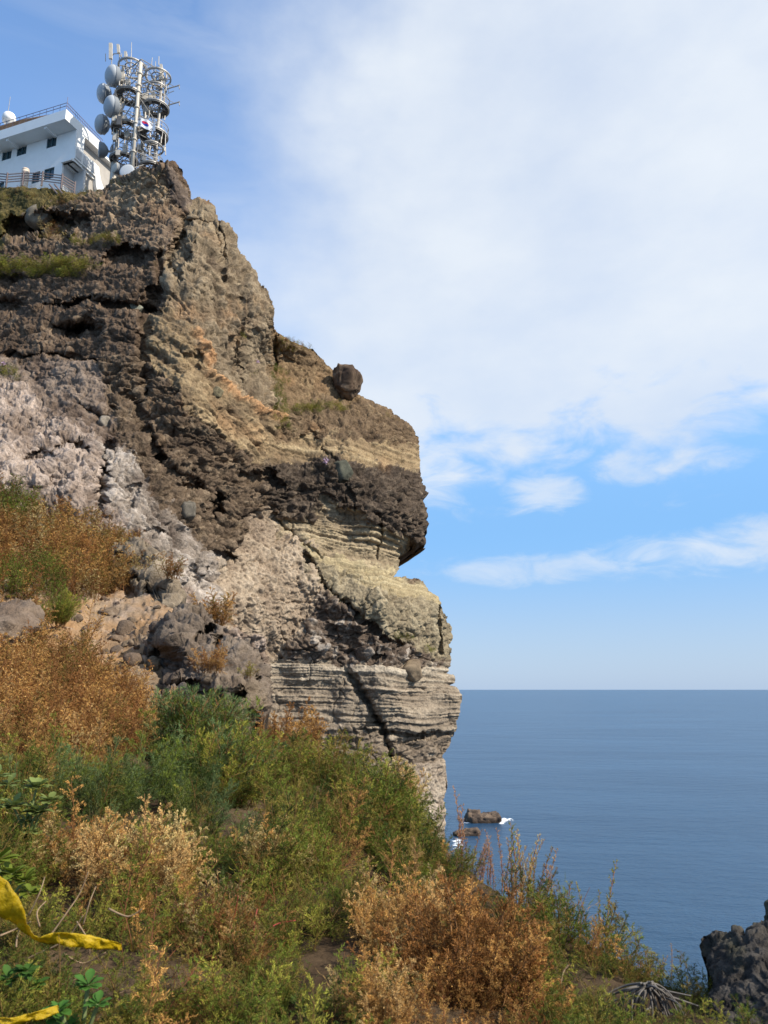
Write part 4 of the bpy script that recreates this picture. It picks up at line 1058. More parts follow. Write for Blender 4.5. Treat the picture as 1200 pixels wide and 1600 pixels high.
    for j in range(NY + 1):
        for i in range(NX + 1):
            u, v = i / NX, j / NY
            P = (p0 * (1 - u) + p1 * u) * (1 - v) + (p3 * (1 - u) + p2 * u) * v
            P = P + np.array([0, .10 * math.sin(u * 9 + v * 2) + .05 * math.sin(u * 17), .03 * math.sin(u * 6)]) ; V.append(P)
            X_, Y_ = (u - .5) * 3, (v - .5) * 2; c = (.82, .82, .84); r = math.hypot(X_, Y_)
            if r < .5:
                th = -.588; xr = X_ * math.cos(th) - Y_ * math.sin(th); yr = X_ * math.sin(th) + Y_ * math.cos(th)
                red = yr < 0
                if math.hypot(xr + .25, yr) < .25: red = True
                if math.hypot(xr - .25, yr) < .25: red = False
                c = (.62, .02, .06) if red else (.01, .06, .36)
            for sx in (-1, 1):
                for sy in (-1, 1):
                    tx, ty = X_ - sx * .87, Y_ - sy * .58; L = math.hypot(.87, .58); dx, dy_ = sx * .87 / L, sy * .58 / L
                    al = tx * dx + ty * dy_; ac = -tx * dy_ + ty * dx
                    if abs(ac) < .26:
                        for q, (o_) in enumerate((-.13, 0, .13)):
                            if abs(al - o_) < .045:
                                brk = {(-1, -1): (), (1, 1): (0, 1, 2), (-1, 1): (1,), (1, -1): (0, 2)}[(sx, sy)]
                                if not (q in brk and abs(ac) < .03): c = (.02, .02, .02)
            cc.append(c)
    Fq = np.array([[j * (NX + 1) + i, j * (NX + 1) + i + 1, (j + 1) * (NX + 1) + i + 1, (j + 1) * (NX + 1) + i] for j in range(NY) for i in range(NX)])
    fm = mat('flag_cloth', attr=True, rough=.8, var=.05, trans=.2)
    fo = mesh('flag', V, Fq, fm, col=np.array(cc), smooth=True, base=p0)
    tag(fo, 'white flag with red and blue circle hung on the tower railing', 'flag')


tower()

# ------------------------------------------------------------------ vegetation
RNG = np.random.default_rng(77)


def rotm(ax_z, az):
    """rows: frames taking local z to given unit vectors, spun by az"""
    z = ax_z / np.linalg.norm(ax_z, axis=1, keepdims=True)
    h = np.where(np.abs(z[:, 2:3]) < .9, np.array([[0, 0, 1.]]), np.array([[1., 0, 0]]))
    x = np.cross(h, z); x /= np.linalg.norm(x, axis=1, keepdims=True); y = np.cross(z, x)
    c, s = np.cos(az)[:, None], np.sin(az)[:, None]
    return np.stack([x * c + y * s, -x * s + y * c, z], 2)      # columns


def leaf_quads(P, D, L, Wd, spin, fold=.15):
    """diamond leaves at P along D"""
    M = rotm(D, spin); x, y, z = M[:, :, 0], M[:, :, 1], M[:, :, 2]
    L = L[:, None]; Wd = Wd[:, None]
    a = P; b = P + z * L * .5 + x * Wd * .5 + y * L * fold; c = P + z * L + y * L * fold * .3; d = P + z * L * .5 - x * Wd * .5 + y * L * fold
    V = np.stack([a, b, c, d], 1).reshape(-1, 3)
    return V, np.arange(len(V)).reshape(-1, 4)


def template(kind, rs, dense=1.0):
    """unit-high plume: leaf quads (V,F), per-vertex tint, and stem quads"""
    r = np.random.default_rng(rs)
    Ps = []; Ds = []; Ls = []; Ws = []; Ti = []; stems = []
    cur = np.array([r.normal() * .18, r.normal() * .18]); bend = lambda t: np.stack([cur[0] * t ** 2, cur[1] * t ** 2, t], -1)
    tt = np.linspace(0, 1, 7); stems.append((bend(tt), .012))
    if kind == 'blade':
        for k in range(16):
            g = k * 2.4; out = np.array([math.cos(g), math.sin(g), 0]); L_ = r.uniform(.6, 1.15); sp_ = r.uniform(.2, .65); u = np.linspace(0, 1, 7)
            c_ = out * (sp_ * u ** 1.6)[:, None] * L_ + np.array([0, 0, 1.]) * (u - .3 * sp_ * u ** 3)[:, None] * L_
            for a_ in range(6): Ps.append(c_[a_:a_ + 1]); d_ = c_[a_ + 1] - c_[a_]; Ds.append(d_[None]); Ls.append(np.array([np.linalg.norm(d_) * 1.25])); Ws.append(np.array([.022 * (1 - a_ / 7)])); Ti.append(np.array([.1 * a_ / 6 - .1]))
    nb = {'dry': 15, 'green': 16, 'spike': 22, 'feather': 18, 'blade': 0}[kind]
    for k in range(nb):
        t = .12 + .86 * (k + r.random() * .8) / nb; g = k * 2.4 + r.random(); out = np.array([math.cos(g), math.sin(g), 0])
        ln = {'dry': .34 * (1.05 - t) + .06, 'green': .36 * (1.1 - t) + .06, 'spike': .10 * (1.1 - t) + .035, 'feather': .28 * (1.1 - t) + .08}[kind] * r.uniform(.7, 1.3)
        up = {'dry': 1.1, 'green': .9, 'spike': 1.4, 'feather': 1.5}[kind] * r.uniform(.7, 1.3)
        d = out + np.array([0, 0, up]); d /= np.linalg.norm(d); b0 = bend(np.array([t]))[0]
        sag = r.normal(size=3) * .22 + np.array([0, 0, -.18])
        s = np.linspace(0, 1, 4)[:, None]; br = b0 + d * ln * s + sag * ln * s * s; stems.append((br, .006))
        m = int({'dry': 52, 'green': 38, 'spike': 24, 'feather': 32}[kind] * dense * (ln / .2) ** .5)
        u = r.random(m); P = b0 + d * ln * u[:, None] + sag * ln * (u * u)[:, None] + r.normal(size=(m, 3)) * ln * .06
        D = d * {'dry': 1.1, 'green': 1.3, 'spike': .8, 'feather': 1.5}[kind] + r.normal(size=(m, 3)) * .62
        Ps.append(P); Ds.append(D)
        l, w_ = {'dry': (.028, .0095), 'green': (.046, .0088), 'spike': (.028, .012), 'feather': (.055, .008)}[kind]
        k_ = dense ** -.35
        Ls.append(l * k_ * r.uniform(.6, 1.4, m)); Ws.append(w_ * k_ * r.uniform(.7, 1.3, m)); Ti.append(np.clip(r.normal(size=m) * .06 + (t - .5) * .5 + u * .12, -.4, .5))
    P = np.concatenate(Ps); D = np.concatenate(Ds); V, Fq = leaf_quads(P, D, np.concatenate(Ls), np.concatenate(Ws), r.random(len(P)) * 6.28)
    ti = np.repeat(np.concatenate(Ti), 4)
    SV = []; SF = []; n = 0
    for pts, rad in stems:                                   # three-sided stems
        m = len(pts); a = np.array([[math.cos(q), math.sin(q), 0] for q in (0, 2.09, 4.19)])
        rr = rad * (1 - .7 * np.linspace(0, 1, m))
        vv = (pts[:, None] + a[None] * rr[:, None, None]).reshape(-1, 3); SV.append(vv)
        for i in range(m - 1):
            for j in range(3): SF.append([n + i * 3 + j, n + i * 3 + (j + 1) % 3, n + (i + 1) * 3 + (j + 1) % 3, n + (i + 1) * 3 + j])
        n += len(vv)
    return V, Fq, ti, np.concatenate(SV), np.array(SF)


TPL = {}
for kd in ('dry', 'green', 'spike', 'feather', 'blade'):
    TPL[kd] = [template(kd, 100 + 7 * j + len(kd), 1.0) for j in range(5)]
    TPL[kd + '_far'] = [template(kd, 200 + 7 * j + len(kd), .35) for j in range(4)]


def grow(bases, heights, leans, kinds, cols, scol, width=1.0):
    """merge plumes: returns leaf (V,F,C) and stem (V,F,C)"""
    LV = []; LF = []; LC = []; SV = []; SF = []; SC = []; nl = ns = 0
    n = len(bases)
    ax = np.array([0, 0, 1.]) + leans; R = rotm(ax, RNG.random(n) * 6.28)
    for i in range(n):
        V, Fq, ti, sv, sf = TPL[kinds[i]][int(RNG.integers(len(TPL[kinds[i]])))]
        h = heights[i]; sc = np.array([width, width, 1]) * h
        v = (V * sc) @ R[i].T + bases[i]; LV.append(v); LF.append(Fq + nl); nl += len(v)
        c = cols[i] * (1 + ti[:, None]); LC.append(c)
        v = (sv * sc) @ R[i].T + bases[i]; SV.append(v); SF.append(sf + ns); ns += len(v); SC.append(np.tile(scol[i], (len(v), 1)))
    return [np.concatenate(a) for a in (LV, LF, LC)], [np.concatenate(a) for a in (SV, SF, SC)]


PAL = dict(orange=(196, 150, 84), rust=(148, 102, 54), tan=(206, 168, 108), pink=(188, 150, 112), green=(106, 118, 42), dgreen=(66, 83, 32), ygreen=(154, 150, 60), blue=(94, 112, 66), olive=(132, 116, 54), straw=(208, 184, 124))
LG = .86
TYPES = {  # name: (template, colour choices, stem colour)
 'dry': ('dry', ('orange', 'tan', 'orange', 'rust', 'straw'), (150, 104, 66)), 'rust': ('dry', ('rust', 'orange', 'rust'), (120, 78, 50)),
 'green': ('green', ('green', 'dgreen', 'ygreen', 'olive', 'green'), (128, 100, 60)), 'mixed': ('green', ('ygreen', 'olive', 'green', 'orange'), (140, 90, 62)),
 'blue': ('feather', ('blue', 'green', 'dgreen'), (110, 112, 66)), 'spike': ('spike', ('pink', 'tan', 'orange', 'ygreen'), (146, 100, 76))}
# where each sort of growth stands: (x, y, rx, ry, type, weight)
BLOBS = [(60, 1100, 170, 110, 'dry', 1.0), (240, 1200, 60, 70, 'mixed', .7), (90, 1220, 90, 30, 'mixed', .8), (230, 1260, 110, 70, 'blue', 1.05), (340, 1200, 90, 90, 'green', .9), (110, 1340, 50, 35, 'dry', .7), (215, 1350, 60, 50, 'dry', .7), (300, 1320, 50, 60, 'green', .9), (150, 1300, 70, 30, 'green', .8),
         (450, 1130, 45, 35, 'rust', 1.0), (480, 1270, 110, 80, 'green', 1.0), (600, 1250, 80, 70, 'green', .9), (410, 1330, 45, 45, 'dry', .8), (380, 1250, 40, 40, 'mixed', .8), (560, 1400, 90, 70, 'green', 1.0), (660, 1260, 40, 40, 'dry', .95), (520, 1360, 40, 30, 'mixed', .95), (430, 1220, 30, 30, 'dry', .95), (350, 1480, 50, 40, 'dry', .9), (180, 1250, 40, 30, 'dry', .95), (560, 1300, 40, 20, 'mixed', 1.0), (740, 1420, 40, 30, 'dry', 1.0), (640, 1330, 70, 50, 'green', .9),
         (720, 1510, 95, 75, 'rust', 1.15), (620, 1420, 45, 50, 'dry', 1.0), (600, 1540, 50, 60, 'dry', .8), (680, 1400, 60, 40, 'green', 1.0), (650, 1300, 50, 50, 'green', 1.05), (700, 1345, 40, 40, 'mixed', 1.05), (540, 1500, 60, 50, 'green', .9), (820, 1470, 50, 50, 'green', 1.0), (780, 1400, 80, 60, 'spike', 1.0), (730, 1330, 40, 50, 'spike', .9), (880, 1450, 90, 60, 'mixed', 1.0), (900, 1530, 110, 50, 'green', 1.0),
         (980, 1490, 50, 30, 'mixed', .9), (1050, 1550, 60, 40, 'green', .9), (450, 1560, 90, 60, 'green', .9), (330, 1440, 70, 70, 'mixed', .9), (300, 1540, 40, 50, 'mixed', .6), (250, 1440, 60, 50, 'mixed', .8), (470, 1440, 60, 60, 'green', .9),
         (20, 1560, 90, 60, 'green', .5), (0, 1400, 60, 90, 'green', .6), (-100, 1300, 100, 200, 'green', .8), (640, 1240, 30, 60, 'dry', .8), (1200, 1600, 100, 50, 'green', .5), (120, 1180, 60, 20, 'dry', .6), (320, 1350, 40, 50, 'blue', .8)]
BARE = [(140, 1520, 100, 35), (190, 1570, 120, 30), (500, 1550, 46, 50), (330, 1415, 26, 16), (250, 1480, 40, 16), (640, 1380, 18, 12), (560, 1340, 22, 10), (850, 1520, 40, 14), (400, 1440, 35, 12), (535, 1455, 30, 14), (110, 1440, 60, 40), (380, 1590, 30, 20), (200, 1000, 80, 50), (215, 1090, 55, 40), (150, 985, 90, 45), (1005, 1572, 85, 42), (700, 1600, 40, 10)]


def classify(x, y):
    """type names and acceptance for photo-space positions"""
    q = np.stack([x, y, np.zeros_like(x)], -1); best = np.full(len(x), -9.0); ty = np.zeros(len(x), int)
    wx = x + fbm(q, 70, 3, 5) * 35; wy = y + fbm(q, 70, 3, 6) * 30
    names = list(TYPES)
    for k, (cx, cy, rx, ry, t, w_) in enumerate(BLOBS):
        s = w_ * (1.2 - ((wx - cx) / rx) ** 2 * .5 - ((wy - cy) / ry) ** 2 * .5) + RNG.normal(size=len(x)) * .34
        m = s > best; best[m] = s[m]; ty[m] = names.index(t)
    bare = np.zeros(len(x), bool)
    for cx, cy, rx, ry in BARE: bare |= ((wx - cx) / rx) ** 2 + ((wy - cy) / ry) ** 2 < 1
    return np.array(names)[ty], bare


def scatter(n, box, cond=None):
    x = RNG.uniform(box[0], box[1], n); y = RNG.uniform(box[2], box[3], n)
    P, N = ns_look(x, y); ok = ~np.isnan(P[:, 0])
    if cond is not None: ok &= cond(x, y)
    return x[ok], y[ok], P[ok]


# 1. undergrowth of the near slope (three masses, split by sort)
def undergrowth():
    nc = 1150; cx = RNG.uniform(-160, 1260, nc); cy = RNG.uniform(1090, 1760, nc); cx[:45] = RNG.uniform(560, 690, 45); cy[:45] = 1262 + np.maximum(cx[:45] - 590, 0) * .78 + RNG.uniform(0, 60, 45)
    gapn = fbm(np.stack([cx, cy * 1.5, 0 * cx], -1), 75, 3, 71); kp = gapn > -.16; kp[:45] = True; cx, cy = cx[kp], cy[kp]; nc = len(cx); chh = RNG.uniform(.6, 1.3, nc)
    cty, _b = classify(cx, cy); cY = near_depth(cx, np.minimum(cy, 2000)); per = RNG.integers(5, 14, nc)
    rad = RNG.uniform(.08, .19, nc) * F / cY * np.clip(cY / 5, .7, 1.6)
    ci = np.repeat(np.arange(nc), per); g = RNG.random(len(ci)) * 6.28; rr = np.sqrt(RNG.random(len(ci)))
    x = cx[ci] + np.cos(g) * rr * rad[ci]; y = cy[ci] + np.sin(g) * rr * rad[ci] * .5
    P, _n = ns_look(x, y); ok = ~np.isnan(P[:, 0]); x, y, P, ci, g, rr = (a[ok] for a in (x, y, P, ci, g, rr))
    ty = cty[ci]; ty2, bare = classify(x, y); sw = RNG.random(len(x)) < .22; ty = np.where(sw, ty2, ty)
    keep = ~(bare & (RNG.random(len(x)) < .93)); x, y, P, ty, ci, g, rr = (a[keep] for a in (x, y, P, ty, ci, g, rr))
    chue = RNG.uniform(.6, 1.2, 1200)[ci]; tuf = RNG.random(len(x)) < .1
    hm = {'dry': .34, 'rust': .34, 'green': .36, 'mixed': .36, 'blue': .38, 'spike': .36}
    h = np.array([hm[t] for t in ty]) * RNG.uniform(.6, 1.25, len(x)) * np.clip(P[:, 1] / 5.0, .62, 1.15)
    h = h * chh[ci] * np.where((x > 660) & (x < 800) & (y < 1440), .62, 1.0); h = np.where(y > 1500, h * .85, h)
    h = np.where(y < 1210, h * .8, h)
    lean = RNG.normal(size=(len(x), 3)) * .2 + np.stack([np.cos(g) * rr * .75, np.sin(g) * rr * -.75, 0 * rr], 1) + np.array([.08, -.08, 0]); h = h * (1.1 - .35 * rr)
    for nm, sel, lab in (('dry_undergrowth', np.isin(ty, ('dry', 'rust')), 'rust and straw coloured dead weeds matted over the near slope'),
                         ('green_undergrowth', np.isin(ty, ('green', 'blue')), 'green feathery weeds matted over the near slope'),
                         ('mixed_undergrowth', np.isin(ty, ('mixed', 'spike')), 'yellowing weeds and seed heads matted over the near slope')):
        kinds = ['blade' if tf else TYPES[t][0] for t, tf in zip(ty[sel], tuf[sel])]
        cols = np.array([lin(PAL[RNG.choice(TYPES[t][1])], LG) * RNG.uniform(.9, 1.1) for t in ty[sel]]) * chue[sel][:, None]; sc = np.array([lin(TYPES[t][2], 1.0) for t in ty[sel]])
        (lv, lf, lc), (sv, sf, sc2) = grow(P[sel] - [0, 0, .03], h[sel], lean[sel], kinds, cols, sc)
        V = np.concatenate([lv, sv]); Fq = np.concatenate([lf, sf + len(lv)]); cc = np.clip(np.concatenate([lc, sc2]), .008, .8)
        tag(mesh(nm, V, Fq, M_LEAF, col=cc), lab, 'weeds', kind='stuff')


undergrowth()


def far_brush():
    def cond(x, y): return (y < 1000) & ~((x > 155) & (y > 930)) & ~((x < 75) & (y > 935) & (y < 1015)) & (x < 232)
    x, y, P = scatter(3000, (-160, 240, 720, 990), cond)
    q = np.stack([x, y, 0 * x], -1); g = fbm(q, 45, 3, 9)
    gr = (((x - 20) / 34) ** 2 + ((y - 812) / 22) ** 2 < 1) | (((x - 40) / 60) ** 2 + ((y - 925) / 26) ** 2 < 1) & (g > -.3)
    top = y > 945
    keep = ~(top & (x > 60)); x, y, P, g, gr = x[keep], y[keep], P[keep], g[keep], gr[keep]
    h = RNG.uniform(.6, 1.1, len(x)) * np.clip(P[:, 1] / 22, .5, 1.1)
    cols = np.array([lin(PAL['green'] if gr[i] else PAL[RNG.choice(['rust', 'orange', 'olive', 'orange', 'rust'] if g[i] < .05 else ['olive', 'rust', 'orange', 'straw'])], LG) * RNG.uniform(.8, 1.1) * (.85 - .4 * g[i]) for i in range(len(x))])
    (lv, lf, lc), (sv, sf, sc2) = grow(P - [0, 0, .05], h, RNG.normal(size=(len(x), 3)) * .25 + [.1, -.15, 0], ['dry_far'] * len(x), cols, np.tile(lin((130, 92, 60)), (len(x), 1)), 1.25)
    V = np.concatenate([lv, sv]); Fq = np.concatenate([lf, sf + len(lv)]); cc = np.clip(np.concatenate([lc, sc2]), .008, .8)
    tag(mesh('hillside_brush', V, Fq, M_LEAF, col=cc), 'rust brown dry brush covering the upper left hillside', 'brush', kind='stuff')
    # dry grassy cover between 990 and 1090
    x, y, P = scatter(2600, (-160, 300, 985, 1190), lambda x, y: (x < 215) & ~((x > 60) & (y < 1005)) & ~((x > 55) & (x < 130) & (y < 1045)) & ~(((x - 200) / 70) ** 2 + ((y - 1040) / 60) ** 2 < 1))
    nz = fbm(np.stack([x, y, 0 * x], -1), 40, 3, 19); cols = np.array([lin(PAL[RNG.choice(['orange', 'tan', 'orange', 'rust', 'rust'] if nz[i] < .1 else ['orange', 'rust', 'olive', 'mix'][:3])], LG) * RNG.uniform(.8, 1.1) * (.85 - .35 * nz[i]) for i in range(len(x))])
    (lv, lf, lc), (sv, sf, sc2) = grow(P - [0, 0, .05], RNG.uniform(.4, .62, len(x)) * np.clip(P[:, 1] / 10, .6, 1.2), RNG.normal(size=(len(x), 3)) * .25 + [.15, -.1, 0], ['dry_far'] * len(x), cols, np.tile(lin((150, 104, 66)), (len(x), 1)), 1.1)
    V = np.concatenate([lv, sv]); Fq = np.concatenate([lf, sf + len(lv)]); cc = np.clip(np.concatenate([lc, sc2]), .008, .8)
    tag(mesh('dry_weed_bank', V, Fq, M_LEAF, col=cc), 'straw and orange dead weeds on the bank below the grey boulder', 'weeds', kind='stuff')


far_brush()


def shrub(px, py, wpx, hpx, n, kind, pal, name, label, cat='shrub', stem=(130, 96, 62), lean=(.1, -.1), group=None, base_y=None, wid=1.0):
    """a named plant: n plumes fanned out of one foot, wpx x hpx in the photo"""
    P, _ = ns_look(np.array([float(px)]), np.array([float(py)])); P = P[0]
    if np.isnan(P[0]): P = atY(px, py, near_depth(np.array([float(px)]), np.array([float(py)]))[0])
    Y = P[1]; s = Y / F; H = hpx * s; Wd = wpx * s
    th = RNG.random(n) * 6.28; rr = np.sqrt(RNG.random(n)); off = np.stack([np.cos(th) * rr, np.sin(th) * rr, 0 * rr], 1) * Wd * .26
    base = P + off + [0, 0, -.03]
    ln = np.stack([np.cos(th) * rr * Wd / H * .55, np.sin(th) * rr * Wd / H * .55, 0 * rr], 1) + RNG.normal(size=(n, 3)) * .08 + np.array([lean[0], lean[1], 0])
    h = H * RNG.uniform(.6, 1.05, n) * (1 - .3 * rr)
    cols = np.array([lin(PAL[RNG.choice(pal)], LG) * RNG.uniform(.82, 1.15) for _ in range(n)])
    (lv, lf, lc), (sv, sf, sc2) = grow(base, h, ln, [kind] * n, cols, np.tile(lin(stem), (n, 1)), wid)
    T = empty(name, P, label, cat, group)
    mesh('foliage', lv, lf, M_LEAF, T, col=np.clip(lc, .008, .8)); mesh('stem', sv, sf, M_STEM, T, col=sc2)
    return T


shrub(300, 1200, 140, 150, 80, 'feather', ('blue', 'green', 'blue'), 'feathery_bush', 'tall grey-green feathery bush rising in front of the pitted grey rock')
shrub(345, 1250, 190, 130, 60, 'feather', ('green', 'blue', 'ygreen'), 'feathery_bush', 'broad green feathery bush right below the tallest green bush')
shrub(220, 1400, 165, 150, 60, 'dry', ('tan', 'orange', 'tan', 'straw'), 'dry_weed', 'large pale orange dead weed standing above the yellow tape')
shrub(115, 1375, 130, 90, 34, 'dry', ('tan', 'orange'), 'dry_weed', 'small pale orange dead weed next to the leafy pale green plant')
shrub(405, 1360, 110, 100, 34, 'dry', ('orange', 'tan', 'straw'), 'dry_weed', 'orange dead weed in the middle of the green slope')
shrub(450, 1170, 120, 90, 36, 'dry', ('rust', 'orange'), 'dry_weed', 'rust coloured fluffy weed against the striped lower cliff')
shrub(505, 1230, 90, 95, 30, 'green', ('green', 'ygreen', 'olive'), 'green_weed', 'upright green and yellow weed at the skyline below the striped cliff')
shrub(590, 1290, 120, 110, 40, 'green', ('green', 'ygreen', 'dgreen'), 'green_weed', 'bushy green weed with drooping tips in front of the cliff foot')
shrub(633, 1275, 60, 105, 26, 'dry', ('tan', 'orange', 'straw'), 'dry_weed', 'tall pale plume weed overlapping the cliff foot')
shrub(625, 1490, 130, 140, 50, 'dry', ('orange', 'tan', 'orange'), 'dry_weed', 'tall orange dead weed in the lower middle of the slope')
shrub(730, 1560, 240, 175, 110, 'dry', ('rust', 'rust', 'orange'), 'dry_weed', 'largest rust brown dead bush at the bottom of the slope')
shrub(600, 1610, 120, 120, 36, 'dry', ('orange', 'tan'), 'dry_weed', 'orange dead weed at the bottom edge left of the largest rust bush')
shrub(500, 1580, 60, 60, 14, 'feather', ('green', 'ygreen'), 'small_green_weed', 'small bright green weed in the dark gap at the bottom', 'weed')
shrub(88, 986, 50, 74, 40, 'feather', ('green', 'ygreen', 'green'), 'green_bush', 'small bright green bush between the smooth boulder and sandy patch')


def tuft_on(px, py, Y, wpx, hpx, n, pal, name, label, kind='dry'):
    P = atY(px, py, Y); s = Y / F; H = hpx * s; Wd = wpx * s
    th = RNG.random(n) * 6.28; rr = np.sqrt(RNG.random(n)); off = np.stack([np.cos(th) * rr, np.sin(th) * rr * .4, 0 * rr], 1) * Wd * .4
    cols = np.array([lin(PAL[RNG.choice(pal)], LG) * RNG.uniform(.82, 1.15) for _ in range(n)])
    (lv, lf, lc), (sv, sf, sc2) = grow(P + off, H * RNG.uniform(.6, 1.1, n), RNG.normal(size=(n, 3)) * .3 + [0, -.2, 0], [kind] * n, cols, np.tile(lin((120, 84, 54)), (n, 1)), 1.2)
    T = empty(name, P, label, 'shrub'); mesh('foliage', lv, lf, M_LEAF, T, col=np.clip(lc, .008, .8)); mesh('stem', sv, sf, M_STEM, T, col=sc2)


tuft_on(330, 1052, 10.6, 60, 46, 22, ('rust', 'orange'), 'dry_tuft', 'rusty tuft growing on the middle of the pitted grey rock')
tuft_on(335, 985, 13.0, 44, 60, 20, ('rust', 'orange', 'olive'), 'dry_tuft', 'rusty tuft against the pale wall behind the pitted grey rock')
tuft_on(275, 968, 15.5, 48, 22, 16, ('rust', 'olive'), 'dry_tuft', 'low rusty tuft between the two grey outcrops')
tuft_on(268, 905, 16.6, 40, 44, 16, ('olive', 'rust'), 'dry_tuft', 'olive brown tuft on the right shoulder of the upper outcrop')
tuft_on(392, 1060, 10.6, 20, 26, 8, ('ygreen', 'olive'), 'green_tuft', 'little yellow green tuft on the right end of the pitted rock', 'green')
tuft_on(200, 842, 19.5, 60, 18, 20, ('olive', 'rust'), 'dry_tuft', 'low brown tuft along the top of the upper outcrop')

# tall seed spikes that stand out against the sea
shrub(672, 1338, 60, 48, 22, 'green', ('green', 'ygreen', 'olive'), 'green_weed', 'low green weed at the skyline between the cliff foot and the sea rocks')
SP = [(722, 1330, 1232, 'rose seed spike, the tallest one against the sea left of the sea rock', ('pink',)), (738, 1345, 1278, 'leaning seed spike in front of the low dark sea rock', ('pink', 'tan')),
      (762, 1380, 1296, 'thin curved seed spike left of the bushy pale spikes', ('pink',)), (785, 1375, 1292, 'short straight seed spike beside the curved one', ('pink', 'tan')), (806, 1385, 1278, 'pale bushy seed spike rising highest right of the sea rock', ('straw', 'tan', 'ygreen')),
      (822, 1390, 1300, 'pale green seed spike leaning right next to the bushy one', ('ygreen', 'straw')), (842, 1410, 1318, 'dark green seed spike between two pale ones', ('ygreen', 'olive')), (860, 1420, 1326, 'crooked tan seed spike over the open sea', ('tan', 'pink')),
      (903, 1455, 1380, 'dull red drooping flower head on a thin stem', ('rust',)), (932, 1470, 1342, 'tall green leafy stem with a brown seed head farthest right', ('olive', 'ygreen')), (948, 1480, 1420, 'short green stem with orange leaf beside the tall leafy stem', ('ygreen', 'orange')),
      (1012, 1520, 1462, 'low reddish seed spike near the right end of the slope', ('pink', 'olive')), (1035, 1525, 1476, 'low tan seed spike closest to the dark corner rock', ('tan', 'olive')), (885, 1440, 1372, 'green leafy weed top left of the red flower head', ('dgreen', 'green'))]
for (x, yb, yt, lab, pal) in SP:
    bx = x - 4
    for dy in range(0, 120, 4):
        Pq, _ = ns_look(np.array([float(bx)]), np.array([float(yb + dy)]))
        if not np.isnan(Pq[0, 0]): break
    Pq = Pq[0]; d = ray(x, yt); top = CAM + d * (Pq[1] / d[1]); v = top - Pq; H = float(v[2]); n = 3 if 'bushy' not in lab else 9
    ln = np.tile(v / H - [0, 0, 1], (n, 1)) + RNG.normal(size=(n, 3)) * .05; ln[0] = v / H - [0, 0, 1]
    hh = H * np.concatenate([[1.0], RNG.uniform(.6, .85, n - 1)])
    cols = np.array([lin(PAL[RNG.choice(pal)], LG) for _ in range(n)])
    (lv, lf, lc), (sv, sf, sc2) = grow(np.tile(Pq, (n, 1)) + RNG.normal(size=(n, 3)) * [.04, .04, 0], hh, ln, ['spike'] * n, cols, np.tile(lin((150, 100, 80)), (n, 1)), .75)
    T = empty('seed_spike', Pq, lab, 'weed', 'tall seed spikes along the edge of the slope'); mesh('seed_head', lv, lf, M_LEAF, T, col=np.clip(lc, .008, .8)); mesh('stem', sv, sf, M_STEM, T, col=sc2)


# oval-leaved plants
def leafy(px, py, Y, rpx, rosettes, label, col=(138, 152, 84), name='leafy_plant'):
    c0 = atY(px, py, Y); s = Y / F; T = empty(name, c0 - [0, 0, .12], label, 'plant'); st = MB(); V = []; Fc = []; cc = []; n = 0
    for (dx, dy, k, L) in rosettes:
        c = c0 + np.array([dx * s, RNG.uniform(-.03, .03), -dy * s]); st.tube([c0 + [0, 0.03, -.22], (c + c0) / 2 + [0, 0, -.06], c], .006, 6)
        L = L * s * .86
        for j in range(int(k * 2.2)):
            g = j * 2.4 + RNG.random() * .4; el = RNG.uniform(.1, .9) * (1.1 if j > k * .8 else .45); d = np.array([math.cos(g) * math.cos(el), math.sin(g) * math.cos(el) - .35, math.sin(el)]); d /= np.linalg.norm(d)
            sd_ = np.cross(d, [0, 0, 1.]); sd_ /= np.linalg.norm(sd_) + 1e-6; up = np.cross(sd_, d); l = L * RNG.uniform(.7, 1.1); w_ = l * .31
            prof = [(.12, .12), (.3, .42), (.5, .85), (.7, 1.0), (.88, .72), (1.0, .08)]
            r0 = len(V)
            for (t, ww) in prof:
                for sgn in (-1, 0, 1): V.append(c + d * l * t + sd_ * w_ * ww * sgn + up * (abs(sgn) * w_ * .22 * ww - l * .16 * t * t)); cc.append(lin(col, .62) * (1 + .25 * (t - .5)) * RNG.uniform(.93, 1.07) * (1.15 if sgn == 0 else 1))
            for a in range(len(prof) - 1):
                for b_ in range(2): q = r0 + a * 3 + b_; Fc.append([q, q + 1, q + 4, q + 3])
    mesh('foliage', np.array(V), np.array(Fc), M_LEAF, T, col=np.clip(np.array(cc), .01, .8), smooth=True); st.out('stem', M_GREENST, T)


M_GREENST = mat('green_stem', (.14, .17, .06), .7, var=.2)
leafy(45, 1262, 4.2, 40, [(8, -28, 14, 26), (-22, -2, 12, 27), (14, 6, 12, 26), (28, -8, 9, 22), (6, 34, 9, 24), (-6, 20, 8, 22)], 'pale green oval-leaved plant in rosettes at the left edge')
leafy(-4, 1222, 4.6, 40, [(0, -8, 10, 26), (16, 4, 8, 22)], 'pale leafy plant cut by the left frame edge above the rosettes', (130, 146, 84))
leafy(12, 1365, 3.3, 40, [(-12, -20, 8, 30), (8, 0, 8, 28), (28, 8, 8, 26), (34, 26, 7, 24)], 'yellow green broad-leaved plant just above the yellow tape', (124, 140, 48))
leafy(130, 1570, 2.4, 40, [(0, -20, 8, 26), (-30, 4, 8, 26), (-14, 24, 8, 28), (24, -4, 7, 22), (-46, 20, 7, 24)], 'low bright green broad-leaved plant at the bottom left', (84, 128, 52))
leafy(40, 1520, 2.6, 40, [(0, 0, 8, 26), (16, 16, 8, 24), (-24, 10, 7, 24)], 'dark green leafy plant under the yellow tape', (76, 112, 44))


